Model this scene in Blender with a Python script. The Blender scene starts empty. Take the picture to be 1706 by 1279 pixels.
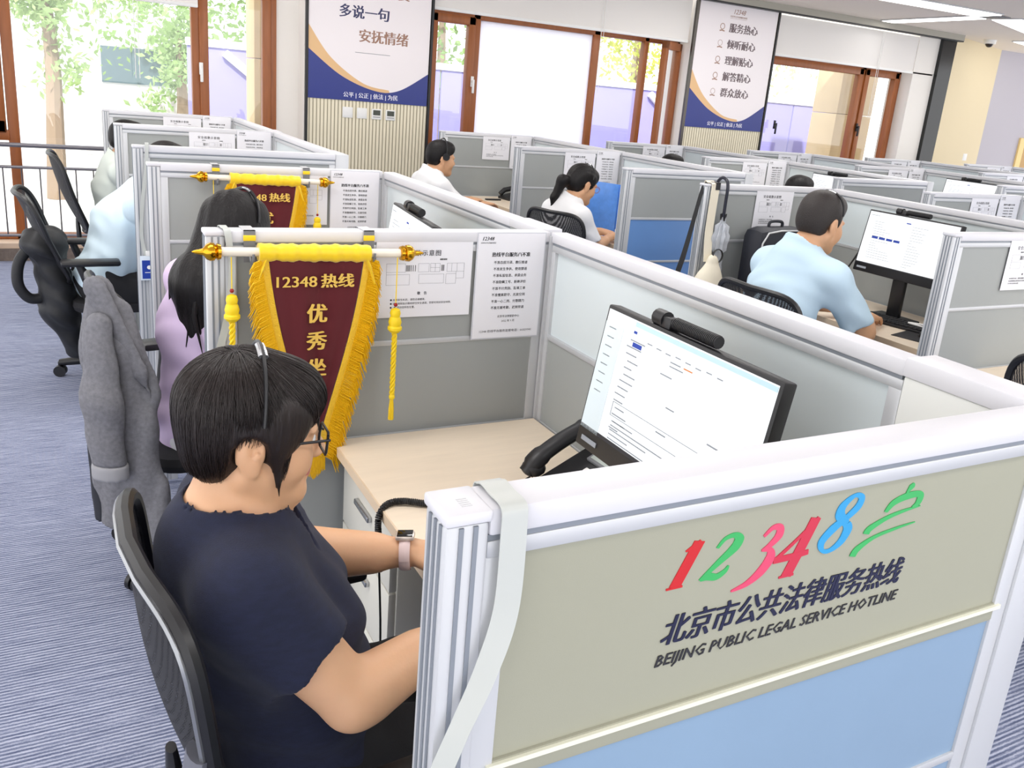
import bpy, bmesh, math, random
import numpy as np
from mathutils import Vector, Matrix, Euler
random.seed(7); RNG = np.random.default_rng(7)
sc = bpy.context.scene
COL = sc.collection
# ---------------------------------------------------------------- camera
cd = bpy.data.cameras.new('camera'); cam = bpy.data.objects.new('camera', cd); COL.objects.link(cam)
def rot3(rx, roll, rz):
    return Matrix.Rotation(rz, 3, 'Z') @ Matrix.Rotation(rx, 3, 'X') @ Matrix.Rotation(roll, 3, 'Z')
M4 = rot3(1.2827, .0883, -.506).to_4x4(); M4.translation = (-.2744, -.6059, 1.6417)
cam.matrix_world = M4
cd.sensor_fit = 'HORIZONTAL'; cd.sensor_width = 36; cd.lens = 1426.5 * 36 / 1706
cd.shift_x = -(874.6 - 853) / 1706; cd.shift_y = (581.9 - 639.5) / 1706
cd.clip_start = .02; cd.clip_end = 200
sc.camera = cam
# ---------------------------------------------------------------- world, sun, added room fill lights, exposure
sc.view_settings.view_transform = 'Standard'; sc.view_settings.look = 'None'
sc.view_settings.gamma = 1; sc.view_settings.use_curve_mapping = False
sc.view_settings.exposure = 0.25
wd = bpy.data.worlds.new('sky'); sc.world = wd; wd.use_nodes = True
bgn = wd.node_tree.nodes['Background']; bgn.inputs[0].default_value = (.99, .99, 1, 1); bgn.inputs[1].default_value = 2.0
def light(name, typ, loc, rot, energy, size=None, color=(1, 1, 1)):
    l = bpy.data.lights.new(name, typ); l.energy = energy; l.color = color
    if size:
        l.shape = 'RECTANGLE'; l.size, l.size_y = size
    o = bpy.data.objects.new(name, l); o.location = loc; o.rotation_euler = rot; COL.objects.link(o); return o
s_ = light('sun', 'SUN', (0, 0, 20), (math.radians(42), 0, math.radians(-25)), 4.5, color=(1, .97, .9)); s_.data.angle = .03
for (lx, ly, en) in ((-.6, 1.3, 22), (-.8, 4.4, 24), (1.9, -.9, 24), (1.7, 2.6, 24), (1.8, 5.4, 22), (4.4, .6, 26), (4.6, 3.6, 26), (7.6, 2.8, 30), (9.6, 4.6, 24), (5.6, 6.1, 14)):
    light('ceiling_fill_light', 'AREA', (lx, ly, 2.83), (0, 0, 0), en, (1.5, .5), (1, .985, .96))  # unseen area lights without fixtures, added to light the whole room
# ---------------------------------------------------------------- materials
def lin(c):
    return tuple(((v / 255) / 12.92 if v / 255 <= .04045 else ((v / 255 + .055) / 1.055) ** 2.4) for v in c) + (1,)
MATS = {}
def mat(name, rgb, rough=.5, metal=0, bump=0, bscale=80, var=0, vscale=6, spec=.5, stretch=None, sheen=0, sss=0, coat=0):
    if name in MATS: return MATS[name]
    m = bpy.data.materials.new(name); m.use_nodes = True; nt = m.node_tree; b = nt.nodes['Principled BSDF']
    b.inputs['Base Color'].default_value = lin(rgb); b.inputs['Roughness'].default_value = rough
    b.inputs['Metallic'].default_value = metal; b.inputs['Specular IOR Level'].default_value = spec
    if sheen: b.inputs['Sheen Weight'].default_value = sheen
    if coat: b.inputs['Coat Weight'].default_value = coat
    if sss:
        b.inputs['Subsurface Weight'].default_value = sss; b.inputs['Subsurface Radius'].default_value = (.012, .005, .003)
        b.inputs['Subsurface Scale'].default_value = .6
    tc = nt.nodes.new('ShaderNodeTexCoord'); mp = nt.nodes.new('ShaderNodeMapping')
    nt.links.new(tc.outputs['Object'], mp.inputs[0])
    if stretch: mp.inputs['Scale'].default_value = stretch
    if var:
        n = nt.nodes.new('ShaderNodeTexNoise'); n.inputs['Scale'].default_value = vscale; n.inputs['Detail'].default_value = 6
        nt.links.new(mp.outputs[0], n.inputs[0])
        r = nt.nodes.new('ShaderNodeMix'); r.data_type = 'RGBA'
        r.inputs['A'].default_value = lin([max(0, c * (1 - var)) for c in rgb]); r.inputs['B'].default_value = lin([min(255, c * (1 + var)) for c in rgb])
        nt.links.new(n.outputs['Fac'], r.inputs['Factor']); nt.links.new(r.outputs['Result'], b.inputs['Base Color'])
    if bump:
        n = nt.nodes.new('ShaderNodeTexNoise'); n.inputs['Scale'].default_value = bscale; n.inputs['Detail'].default_value = 4
        nt.links.new(mp.outputs[0], n.inputs[0])
        bp = nt.nodes.new('ShaderNodeBump'); bp.inputs['Strength'].default_value = bump; bp.inputs['Distance'].default_value = .004
        nt.links.new(n.outputs['Fac'], bp.inputs['Height']); nt.links.new(bp.outputs[0], b.inputs['Normal'])
    MATS[name] = m; return m
def emis(name, rgb, s):
    if name in MATS: return MATS[name]
    m = bpy.data.materials.new(name); m.use_nodes = True; nt = m.node_tree; b = nt.nodes['Principled BSDF']
    b.inputs['Base Color'].default_value = (.02, .02, .02, 1); b.inputs['Emission Color'].default_value = lin(rgb); b.inputs['Emission Strength'].default_value = s
    b.inputs['Roughness'].default_value = .3
    MATS[name] = m; return m
def glassmat(name, tint, gloss=.06, alpha=1.0):
    m = bpy.data.materials.new(name); m.use_nodes = True; nt = m.node_tree; nt.nodes.clear()
    o = nt.nodes.new('ShaderNodeOutputMaterial'); t = nt.nodes.new('ShaderNodeBsdfTransparent'); g = nt.nodes.new('ShaderNodeBsdfGlossy')
    t.inputs[0].default_value = tint; g.inputs['Roughness'].default_value = .02; mx = nt.nodes.new('ShaderNodeMixShader'); mx.inputs[0].default_value = gloss
    nt.links.new(t.outputs[0], mx.inputs[1]); nt.links.new(g.outputs[0], mx.inputs[2]); nt.links.new(mx.outputs[0], o.inputs[0]); return m
def translucent(name, rgb, frac=.6):
    m = mat(name, rgb, .5); nt = m.node_tree; b = nt.nodes['Principled BSDF']; o = nt.nodes['Material Output']
    t = nt.nodes.new('ShaderNodeBsdfTranslucent'); t.inputs[0].default_value = lin(rgb); mx = nt.nodes.new('ShaderNodeMixShader'); mx.inputs[0].default_value = frac
    nt.links.new(b.outputs[0], mx.inputs[1]); nt.links.new(t.outputs[0], mx.inputs[2]); nt.links.new(mx.outputs[0], o.inputs[0]); return m
def meshmat(name, rgb, scale, hole):
    m = mat(name, rgb, .7); nt = m.node_tree; b = nt.nodes['Principled BSDF']; o = nt.nodes['Material Output']
    tc = nt.nodes.new('ShaderNodeTexCoord'); v = nt.nodes.new('ShaderNodeTexVoronoi'); v.inputs['Scale'].default_value = scale
    v.inputs['Randomness'].default_value = .15
    nt.links.new(tc.outputs['Object'], v.inputs[0]); c = nt.nodes.new('ShaderNodeMath'); c.operation = 'LESS_THAN'; c.inputs[1].default_value = hole
    nt.links.new(v.outputs['Distance'], c.inputs[0]); t = nt.nodes.new('ShaderNodeBsdfTransparent'); mx = nt.nodes.new('ShaderNodeMixShader')
    nt.links.new(c.outputs[0], mx.inputs[0]); nt.links.new(b.outputs[0], mx.inputs[1]); nt.links.new(t.outputs[0], mx.inputs[2]); nt.links.new(mx.outputs[0], o.inputs[0]); return m
def carpet():
    m = bpy.data.materials.new('carpet'); m.use_nodes = True; nt = m.node_tree; b = nt.nodes['Principled BSDF']; N = nt.nodes.new; L = nt.links.new
    b.inputs['Roughness'].default_value = .95; b.inputs['Specular IOR Level'].default_value = .15
    tc = N('ShaderNodeTexCoord'); mp = N('ShaderNodeMapping'); mp.inputs['Scale'].default_value = (6, 140, 1); L(tc.outputs['Object'], mp.inputs[0])
    n = N('ShaderNodeTexNoise'); n.inputs['Scale'].default_value = 1; n.inputs['Detail'].default_value = 5; n.inputs['Roughness'].default_value = .7; L(mp.outputs[0], n.inputs[0])
    w = N('ShaderNodeTexWave'); w.bands_direction = 'Y'; w.inputs['Scale'].default_value = 24; w.inputs['Distortion'].default_value = 1.2; w.inputs['Detail'].default_value = 2; w.inputs['Detail Scale'].default_value = 3
    L(tc.outputs['Object'], w.inputs[0])
    f = N('ShaderNodeTexNoise'); f.inputs['Scale'].default_value = 260; L(tc.outputs['Object'], f.inputs[0])
    a = N('ShaderNodeMath'); a.operation = 'MULTIPLY_ADD'; L(w.outputs['Fac'], a.inputs[0]); a.inputs[1].default_value = .34; L(n.outputs['Fac'], a.inputs[2])
    a2 = N('ShaderNodeMath'); a2.operation = 'MULTIPLY_ADD'; L(f.outputs['Fac'], a2.inputs[0]); a2.inputs[1].default_value = .25; L(a.outputs[0], a2.inputs[2])
    r = N('ShaderNodeValToRGB'); e = r.color_ramp.elements; e[0].position = .52; e[0].color = lin((84, 92, 120)); e[1].position = 1.0; e[1].color = lin((184, 189, 209))
    k = e.new(.74); k.color = lin((122, 130, 156)); L(a2.outputs[0], r.inputs[0]); L(r.outputs[0], b.inputs['Base Color'])
    bp = N('ShaderNodeBump'); bp.inputs['Strength'].default_value = .5; bp.inputs['Distance'].default_value = .004; L(a2.outputs[0], bp.inputs['Height']); L(bp.outputs[0], b.inputs['Normal'])
    return m
def ribbed(name, rgb):
    m = mat(name, rgb, .6); nt = m.node_tree; b = nt.nodes['Principled BSDF']; tc = nt.nodes.new('ShaderNodeTexCoord')
    sx = nt.nodes.new('ShaderNodeSeparateXYZ'); nt.links.new(tc.outputs['Object'], sx.inputs[0])
    md = nt.nodes.new('ShaderNodeMath'); md.operation = 'PINGPONG'; md.inputs[1].default_value = .0165; nt.links.new(sx.outputs[0], md.inputs[0])
    lt = nt.nodes.new('ShaderNodeMapRange'); lt.inputs['From Min'].default_value = 0; lt.inputs['From Max'].default_value = .0065; nt.links.new(md.outputs[0], lt.inputs[0])
    mx = nt.nodes.new('ShaderNodeMix'); mx.data_type = 'RGBA'; mx.inputs['A'].default_value = lin((150, 138, 108)); mx.inputs['B'].default_value = lin(rgb)
    nt.links.new(lt.outputs[0], mx.inputs['Factor']); nt.links.new(mx.outputs['Result'], b.inputs['Base Color'])
    bp = nt.nodes.new('ShaderNodeBump'); bp.inputs['Distance'].default_value = .006; nt.links.new(lt.outputs[0], bp.inputs['Height']); nt.links.new(bp.outputs[0], b.inputs['Normal']); return m
ALU = mat('aluminium', (200, 202, 205), .38, .25, spec=.5)
ALUD = mat('aluminium_groove', (140, 146, 154), .45, .3)
CAPW = mat('rail_white', (216, 216, 221), .4)
FAB = mat('panel_grey', (158, 162, 161), .75, var=.02, vscale=3, bump=.06, bscale=900)
FABE = mat('panel_beige_grey', (158, 158, 141), .7, var=.02, vscale=2, bump=.05, bscale=900)
FABW = mat('panel_pale', (226, 228, 224), .6, var=.015, vscale=2)
BLUEP = mat('panel_blue', (134, 160, 186), .25, var=.06, vscale=2)
BLUEF = mat('panel_blue_far', (106, 148, 206), .3, var=.04, vscale=2)
FROST = mat('frosted_glass', (214, 224, 227), .28, var=.02, vscale=2, spec=.6)
DESKM = mat('desk_maple', (236, 220, 198), .4, var=.035, vscale=3, stretch=(2, 18, 2))
DESKE = mat('desk_edge', (222, 200, 172), .5)
PEDM = mat('pedestal_pale', (224, 222, 212), .5)
DARKW = mat('dark_brown_board', (74, 62, 52), .6)
BLACK = mat('black_plastic', (26, 26, 29), .42)
BLACKM = mat('black_matt', (34, 34, 37), .7, bump=.15, bscale=300)
CHROME = mat('silver_metal', (190, 192, 196), .25, .85)
GREYP = mat('grey_plastic', (120, 122, 126), .5)
WHITEP = mat('white_plastic', (240, 240, 238), .4)
PAPER = mat('paper', (234, 234, 240), .6, var=.008, vscale=4)
INK = mat('ink', (40, 40, 46), .6)
INKL = mat('ink_light', (120, 122, 130), .6)
NAVYI = mat('navy_ink', (14, 18, 56), .5)
GOLD = mat('gold_metal', (214, 160, 40), .18, 1.0)
YEL = mat('yellow_satin', (252, 206, 14), .45, var=.06, vscale=30, sheen=.3)
YELF = mat('yellow_fringe', (250, 186, 10), .6, var=.14, vscale=60, stretch=(6, 6, 1))
YELT = mat('yellow_tassel', (246, 212, 20), .5)
RED = mat('crimson_velvet', (88, 6, 20), .8, sheen=.25, var=.12, vscale=5)
GOLDL = mat('gold_lettering', (236, 196, 92), .45)
WOOD = mat('window_wood', (150, 86, 42), .4, var=.14, vscale=4, stretch=(9, 9, 1))
WALLW = mat('wall_white', (238, 234, 228), .7)
RIB = ribbed('ribbed_panel', (240, 231, 206))
WHITEB = mat('blind_white', (236, 232, 228), .7)
SKIN = mat('skin', (222, 174, 136), .5, sss=.12, var=.03, vscale=18, bump=.04, bscale=220)
SKIN2 = mat('skin_far', (216, 166, 128), .5, var=.03, vscale=14)
LIP = mat('lip', (190, 110, 100), .4)
HAIRM = mat('hair_black', (20, 17, 18), .5, spec=.3, bump=.7, bscale=160, stretch=(1, 1, .12))
HAIRB = mat('hair_brown_black', (36, 29, 28), .42, spec=.4, var=.3, vscale=60, stretch=(1, 1, .2), bump=.5, bscale=150)
NAVY = mat('navy_knit', (27, 32, 56), .95, var=.2, vscale=50, bump=.3, bscale=500, sheen=.06, stretch=(1, 1, 3))
PANTB = mat('black_trousers', (26, 26, 30), .85, bump=.2, bscale=300)
GLASS = glassmat('window_glass', (.97, .99, 1, 1))
MESHB = meshmat('chair_mesh', (38, 38, 42), 260, .30)
# ---------------------------------------------------------------- geometry helpers
class MB:
    def __init__(s): s.v = []; s.f = []; s.m = []; s.mats = []
    def mi(s, m):
        if m not in s.mats: s.mats.append(m)
        return s.mats.index(m)
    def add(s, vs, fs, m, M=None):
        o = len(s.v)
        s.v += [tuple(M @ Vector(p)) for p in vs] if M is not None else [tuple(p) for p in vs]
        k = s.mi(m); s.f += [tuple(i + o for i in f) for f in fs]; s.m += [k] * len(fs); return s
    def box(s, a, b, m, bev=0, M=None):
        a, b = [min(x, y) for x, y in zip(a, b)], [max(x, y) for x, y in zip(a, b)]
        if bev <= 0:
            vs = [(x, y, z) for z in (a[2], b[2]) for y in (a[1], b[1]) for x in (a[0], b[0])]
            return s.add(vs, [(0, 2, 3, 1), (4, 5, 7, 6), (0, 1, 5, 4), (2, 6, 7, 3), (0, 4, 6, 2), (1, 3, 7, 5)], m, M)
        bm = bmesh.new(); bmesh.ops.create_cube(bm, size=1)
        for v in bm.verts: v.co = [a[i] + (v.co[i] + .5) * (b[i] - a[i]) for i in range(3)]
        bev = min(bev, min(b[i] - a[i] for i in range(3)) * .49)
        bmesh.ops.bevel(bm, geom=bm.edges[:], offset=bev, segments=2, profile=.5, affect='EDGES')
        return s.bm(bm, m, M)
    def bm(s, bm, m, M=None):
        bm.verts.index_update(); s.add([v.co.copy() for v in bm.verts], [tuple(v.index for v in f.verts) for f in bm.faces], m, M); bm.free(); return s
    def tube(s, pts, r, m, n=8, M=None, cap=True, flat=1.0, up=None):
        P = [Vector(p) for p in pts]; R = r if isinstance(r, (list, tuple)) else [r] * len(P)
        vs = []; fs = []; prev = None
        for i, p in enumerate(P):
            t = (P[min(i + 1, len(P) - 1)] - P[max(i - 1, 0)]); t = t.normalized() if t.length > 1e-9 else Vector((0, 0, 1))
            if prev is None:
                ref = Vector(up) if up else (Vector((0, 0, 1)) if abs(t.z) < .9 else Vector((1, 0, 0)))
                u = t.cross(ref).normalized()
            else:
                u = prev - t * prev.dot(t); u = u.normalized() if u.length > 1e-6 else t.orthogonal().normalized()
            prev = u; w = t.cross(u)
            for k in range(n):
                a = 2 * math.pi * k / n; vs.append(p + u * (math.cos(a) * R[i]) + w * (math.sin(a) * R[i] * flat))
        for i in range(len(P) - 1):
            for k in range(n):
                k2 = (k + 1) % n; fs.append((i * n + k, i * n + k2, (i + 1) * n + k2, (i + 1) * n + k))
        if cap: fs += [tuple(range(n - 1, -1, -1)), tuple((len(P) - 1) * n + k for k in range(n))]
        return s.add(vs, fs, m, M)
    def lathe(s, prof, m, n=20, M=None):
        vs = [(r * math.cos(2 * math.pi * k / n), r * math.sin(2 * math.pi * k / n), z) for r, z in prof for k in range(n)]
        fs = [(i * n + k, i * n + (k + 1) % n, (i + 1) * n + (k + 1) % n, (i + 1) * n + k) for i in range(len(prof) - 1) for k in range(n)]
        fs += [tuple(range(n - 1, -1, -1)), tuple((len(prof) - 1) * n + k for k in range(n))]
        return s.add(vs, fs, m, M)
    def ell(s, c, r, m, nu=16, nv=10, M=None):
        vs = [(c[0], c[1], c[2] - r[2])]
        for j in range(1, nv):
            t = math.pi * j / nv
            vs += [(c[0] + r[0] * math.sin(t) * math.cos(2 * math.pi * k / nu), c[1] + r[1] * math.sin(t) * math.sin(2 * math.pi * k / nu), c[2] - r[2] * math.cos(t)) for k in range(nu)]
        vs.append((c[0], c[1], c[2] + r[2])); fs = []
        for k in range(nu):
            k2 = (k + 1) % nu; fs.append((0, 1 + k2, 1 + k))
            for j in range(nv - 2): fs.append((1 + j * nu + k, 1 + j * nu + k2, 1 + (j + 1) * nu + k2, 1 + (j + 1) * nu + k))
            fs.append((1 + (nv - 2) * nu + k, 1 + (nv - 2) * nu + k2, len(vs) - 1))
        return s.add(vs, fs, m, M)
    def prism(s, poly, d, m, M=None):          # polygon in xz, thickness d along y
        n = len(poly); vs = [(x, 0, z) for x, z in poly] + [(x, d, z) for x, z in poly]
        fs = [tuple(range(n)), tuple(range(2 * n - 1, n - 1, -1))] + [(i, i + n, (i + 1) % n + n, (i + 1) % n) for i in range(n)]
        return s.add(vs, fs, m, M)
    def grid(s, fn, nu, nv, m, M=None, closeu=False):
        vs = [fn(i / (nu if closeu else nu - 1), j / (nv - 1)) for j in range(nv) for i in range(nu)]
        fs = [(j * nu + i, j * nu + (i + 1) % nu, (j + 1) * nu + (i + 1) % nu, (j + 1) * nu + i) for j in range(nv - 1) for i in range(nu if closeu else nu - 1)]
        return s.add(vs, fs, m, M)
    def ribbon(s, pts, ws, d, m, M=None):     # flat brush stroke in xz with thickness d along y
        P = [Vector((p[0], 0, p[1])) for p in pts]; vs = []
        for i, p in enumerate(P):
            t = (P[min(i + 1, len(P) - 1)] - P[max(i - 1, 0)]).normalized(); nrm = Vector((-t.z, 0, t.x)); w = ws[i] if isinstance(ws, (list, tuple)) else ws
            vs += [p + nrm * w / 2, p - nrm * w / 2]
        n = len(vs); vs += [v + Vector((0, d, 0)) for v in vs]; fs = []
        for i in range(len(P) - 1):
            a, b, c, e = 2 * i, 2 * i + 1, 2 * i + 3, 2 * i + 2
            fs += [(a, b, c, e), (a + n, e + n, c + n, b + n), (a, e, e + n, a + n), (b, b + n, c + n, c)]
        fs += [(0, n, n + 1, 1), (n - 2, n - 1, 2 * n - 1, 2 * n - 2)]
        return s.add(vs, fs, m, M)
    def text(s, body, size, m, M, bold=0, boldz=0, shear=0, align='CENTER', spacing=1, width=None, depth=.0006):
        key = (body, size, shear, align, spacing, depth)
        if key not in TXT:
            c = bpy.data.curves.new('t', 'FONT'); c.body = body; c.size = size; c.shear = shear; c.align_x = align; c.align_y = 'CENTER'; c.space_character = spacing
            c.resolution_u = 3 if size > .03 else 1; c.extrude = depth
            o = bpy.data.objects.new('t', c); COL.objects.link(o); bpy.context.view_layer.update()
            me = bpy.data.meshes.new_from_object(o.evaluated_get(bpy.context.evaluated_depsgraph_get()))
            TXT[key] = ([v.co.copy() for v in me.vertices], [tuple(p.vertices) for p in me.polygons])
            bpy.data.objects.remove(o); bpy.data.curves.remove(c); bpy.data.meshes.remove(me)
        vs, fs = TXT[key]
        if not vs: return s
        sx = 1
        if width: xs = [v.x for v in vs]; sx = width / max(1e-6, max(xs) - min(xs))
        for i, (dx, dz) in enumerate([(0, 0)] + ([(bold, 0), (-bold, 0), (bold * .5, 0), (-bold * .5, 0)] if bold else []) + ([(0, boldz), (0, -boldz)] if boldz else [])):
            s.add([(v.x * sx + dx, v.y + dz, v.z + i * .00003) for v in vs], fs, m, M)
        return s
    def mesh(s, name, smooth=True, ang=40):
        me = bpy.data.meshes.new(name); me.from_pydata(s.v, [], s.f)
        for m in s.mats: me.materials.append(m)
        me.polygons.foreach_set('material_index', s.m)
        if smooth:
            me.polygons.foreach_set('use_smooth', [True] * len(me.polygons)); me.set_sharp_from_angle(angle=math.radians(ang))
        me.update(); return me
    def obj(s, name, parent=None, smooth=True, loc=None, ang=40):
        o = bpy.data.objects.new(name, s.mesh(name, smooth, ang)); COL.objects.link(o)
        if parent: o.parent = parent
        if loc: o.location = loc
        return o
TXT = {}
FRONT = Matrix.Rotation(math.pi / 2, 4, 'X')        # text standing upright, facing -y
def at(x, y, z, R=FRONT): return Matrix.Translation((x, y, z)) @ R
def tag(o, label, cat, group=None, kind=None):
    o['label'] = label; o['category'] = cat
    if group: o['group'] = group
    if kind: o['kind'] = kind
    return o
def thing(name, label, cat, loc=(0, 0, 0), rz=0, group=None, kind=None):
    o = bpy.data.objects.new(name, None); COL.objects.link(o); o.empty_display_size = .05
    o.location = loc; o.rotation_euler = (0, 0, rz); return tag(o, label, cat, group, kind)
KIDS = {}
def dup(root, loc, rz=None, label=None, group=None):
    kids = [o for o in COL.objects if o.parent == root]
    r = root.copy(); COL.objects.link(r); r.location = loc
    if rz is not None: r.rotation_euler = (0, 0, rz)
    if label: r['label'] = label
    if group: r['group'] = group
    for ch in kids:
        c = ch.copy(); COL.objects.link(c); c.parent = r
        for g in [o for o in COL.objects if o.parent == ch]:
            d = g.copy(); COL.objects.link(d); d.parent = c
    return r
def struct(o, label=None, cat=None):
    o['kind'] = 'structure'
    if label: o['label'] = label; o['category'] = cat or 'room'
    return o
# ---------------------------------------------------------------- the room
Yk = [0, 1.41, 2.83, 3.54, 4.93, 6.36]; XR = [0, 2.587, 4.289, 6.04, 7.79, 9.54]
WY, GY, CZ = 7.37, 7.6, 2.86
struct(MB().box((-4, -4, -.12), (15, WY, 0), carpet()).obj('floor', smooth=False), 'blue grey streaked carpet floor of the call centre', 'floor')
CEIL = mat('ceiling_cream', (240, 230, 218), .8)
c_ = MB().box((-4, -4, CZ), (15, WY, CZ + .12), CEIL); c_.box((10.1, WY, CZ), (15, 8.6, CZ + .12), CEIL)
struct(c_.obj('ceiling', smooth=False), 'cream suspended ceiling with lit strips', 'ceiling')
# back wall: two ribbed pilasters, sill walls, header
w = MB()
for a, b in ((1.47, 2.86), (5.87, 7.07)):
    w.box((a + .2 if a < 2 else a, WY, 0), (b, GY + .15, CZ), WALLW)
w.box((1.47, GY - .02, 0), (1.7, GY + .15, CZ), WALLW)
w.box((9.5, WY + .02, 0), (10.16, GY + .15, CZ), WALLW)
w.box((2.86, GY - .06, 0), (5.87, GY + .15, .9), WALLW).box((7.07, GY - .06, 0), (9.5, GY + .15, .9), WALLW)
for a, b in ((-3.5, 1.47), (2.86, 5.87), (7.07, 9.5)): w.box((a, GY - .02, 2.36), (b, GY + .15, CZ), WALLW)
w.box((-4, WY, 0), (-3.5, GY + .15, CZ), WALLW)
struct(w.obj('wall_back', smooth=False), 'white window wall at the end of the room', 'wall')
ribm = MB().box((1.70, WY - .012, 0), (2.835, WY, CZ), RIB)
struct(ribm.obj('trim_1', smooth=False), 'cream ribbed wall cladding under the poster beside the wide window', 'wall')
ribm = MB().box((5.91, WY - .012, 0), (7.05, WY, CZ), RIB)
struct(ribm.obj('trim_2', smooth=False), 'cream ribbed wall cladding under the poster of five slogans', 'wall')
for i, x in enumerate((1.675, 2.838, 5.875, 7.052)):
    struct(MB().box((x, WY - .03, 0), (x + (.035 if i == 2 else .022), WY + .01, CZ), BLACK if i != 2 else mat('steel_dark', (92, 88, 84), .3, .8)).obj('trim_%d' % (i + 3), smooth=False), ['dark strip left of the first poster', 'black strip between first poster and window', 'dark steel strip left of the five slogan poster', 'black strip right of the five slogan poster'][i], 'trim')
struct(MB().box((9.9, WY - .03, 0), (10.16, WY + .02, CZ - .07), mat('black_gloss', (22, 24, 26), .12)).obj('trim_7', smooth=False), 'glossy black column strip between window and beige wall', 'trim')
struct(MB().box((2.86, WY - .1, CZ - .07), (10.2, WY - .02, CZ), mat('track_grey', (168, 164, 152), .5)).box((2.86, WY - .095, CZ - .085), (10.2, WY - .03, CZ - .07), BLACK).obj('trim_8', smooth=False), 'grey blind track along the ceiling edge', 'trim')
q = MB(); q.add([(10.16, WY, 0), (12.04, 8.0, 0), (12.04, 8.0, CZ), (10.16, WY, CZ), (10.16, WY + .15, 0), (12.04, 8.15, 0), (12.04, 8.15, CZ), (10.16, WY + .15, CZ)],
    [(0, 1, 2, 3), (7, 6, 5, 4), (0, 4, 5, 1), (3, 2, 6, 7), (0, 3, 7, 4), (1, 5, 6, 2)], mat('wall_beige', (224, 208, 172), .7))
struct(q.obj('wall_right', smooth=False), 'beige angled wall beyond the last window', 'wall')
struct(MB().box((12.04, 8.0, 0), (15, 8.15, CZ), mat('wall_lilac_grey', (190, 186, 194), .7)).obj('wall_far', smooth=False), 'lilac grey wall in the far corner', 'wall')
d = thing('door_1', 'pale wooden door frame in the lilac grey far wall', 'door', (12.95, 7.97, 0), kind='structure')
MB().box((0, 0, 0), (.12, .05, 1.65), mat('pale_oak', (238, 208, 140), .5)).box((.12, 0, 1.57), (.95, .05, 1.65), mat('pale_oak', (238, 208, 140), .5)).obj('door_frame', d, False)
MB().box((.12, .02, 0), (.95, .04, 1.57), mat('oak_door', (190, 150, 88), .5)).obj('door_leaf', d, False)
struct(MB().box((-3.5, WY - .02, 0), (1.67, WY + .3, .1), mat('dark_stone', (104, 92, 84), .5, var=.3, vscale=40)).box((-3.5, WY + .0, .1), (1.47, GY + .1, .14), mat('sill_pale', (214, 188, 164), .5)).obj('baseboard_back', smooth=False), 'dark stone curb under the tall left window', 'baseboard')
# windows
def member(mb, a, b): mb.box(a, b, WOOD, .008)
def handle(parent, x, y, z, m=WHITEP):
    h = MB().box((x - .016, y - .012, z - .05), (x + .016, y, z + .05), m, .004); h.box((x - .012, y - .045, z - .11), (x + .012, y - .03, z + .02), m, .005); h.box((x - .01, y - .035, z - .01), (x + .01, y - .01, z + .01), m)
    return h.obj('handle', parent)
def window(name, label, x0, x1, z0, z1, mulls, sashes, handles, whitepane=None, skip=()):
    r = thing(name, label, 'window', ((x0 + x1) / 2, GY, z0), kind='structure'); O = Matrix.Translation((-(x0 + x1) / 2, -GY, -z0))
    f = MB(); member(f, (x0, GY - .04, z0), (x0 + .06, GY + .04, z1)); member(f, (x1 - .06, GY - .04, z0), (x1, GY + .04, z1))
    member(f, (x0, GY - .04, z1 - .06), (x1, GY + .04, z1)); member(f, (x0, GY - .04, z0), (x1, GY + .04, z0 + .05))
    for m in mulls: member(f, (m - .04, GY - .04, z0), (m + .04, GY + .04, z1))
    f.v = [tuple(O @ Vector(p)) for p in f.v]; f.obj('frame', r)
    xs = [x0 + .03] + list(mulls) + [x1 - .03]
    for i in range(len(xs) - 1):
        if i in skip: continue
        a, b = xs[i] + .02, xs[i + 1] - .02; s = MB()
        if i in sashes:
            for q0, q1 in (((a, z0 + .04), (a + .075, z1 - .04)), ((b - .075, z0 + .04), (b, z1 - .04)), ((a, z1 - .12), (b, z1 - .04)), ((a, z0 + .04), (b, z0 + .12))): member(s, (q0[0], GY - .06, q0[1]), (q1[0], GY + .02, q1[1]))
            s.v = [tuple(O @ Vector(p)) for p in s.v]; s.obj('sash', r)
        g = MB().box((a, GY - .004, z0 + .05), (b, GY + .004, z1 - .06), GLASS if whitepane != i else translucent('white_pane', (250, 251, 252), .9))  # the chosen pane is a white translucent sheet instead of clear glass
        g.v = [tuple(O @ Vector(p)) for p in g.v]; g.obj('pane', r, False)
    for hx, hz, hm in handles: h = handle(r, hx - (x0 + x1) / 2, -.06, hz - z0, hm)
    return r
window('window_1', 'tall brown framed window behind the railing at the left', -3.5, 1.47, .14, 2.36, (-.6, .8), (2,), [(.83, 1.62, WHITEP)])
w1 = [o for o in COL.objects if o.name == 'window_1'][0]
b_ = MB(); member(b_, (-1.95, -.05, .8), (.385, .05, .88)); member(b_, (.29 - .02, -.06, .86), (.365, .03, 2.1)); member(b_, (-.9, -.06, .86), (.365, .03, .96)); b_.obj('transom', w1)
window('window_2', 'wide brown framed window with white middle pane and open right sash', 2.86, 5.9, .9, 2.36, (3.40, 4.79), (0,), [(3.37, 1.72, WHITEP)], whitepane=1, skip=(2,))
w2 = [o for o in COL.objects if o.name == 'window_2'][0]; cx2 = (2.86 + 5.9) / 2
MB().box((4.84 - cx2, -.004, .05), (5.42 - cx2, .004, 1.4), GLASS).obj('pane', w2, False)
mm = MB(); member(mm, (5.40 - cx2, -.04, 0), (5.46 - cx2, .04, 1.46)); mm.obj('mullion', w2)
sa = MB()
for q0, q1 in (((0, .05), (.07, 1.42)), ((.35, .05), (.42, 1.42)), ((0, 1.34), (.42, 1.42)), ((0, .05), (.42, .13))): sa.box((q0[0], -.03, q0[1]), (q1[0], .03, q1[1]), WOOD, .006)
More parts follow.
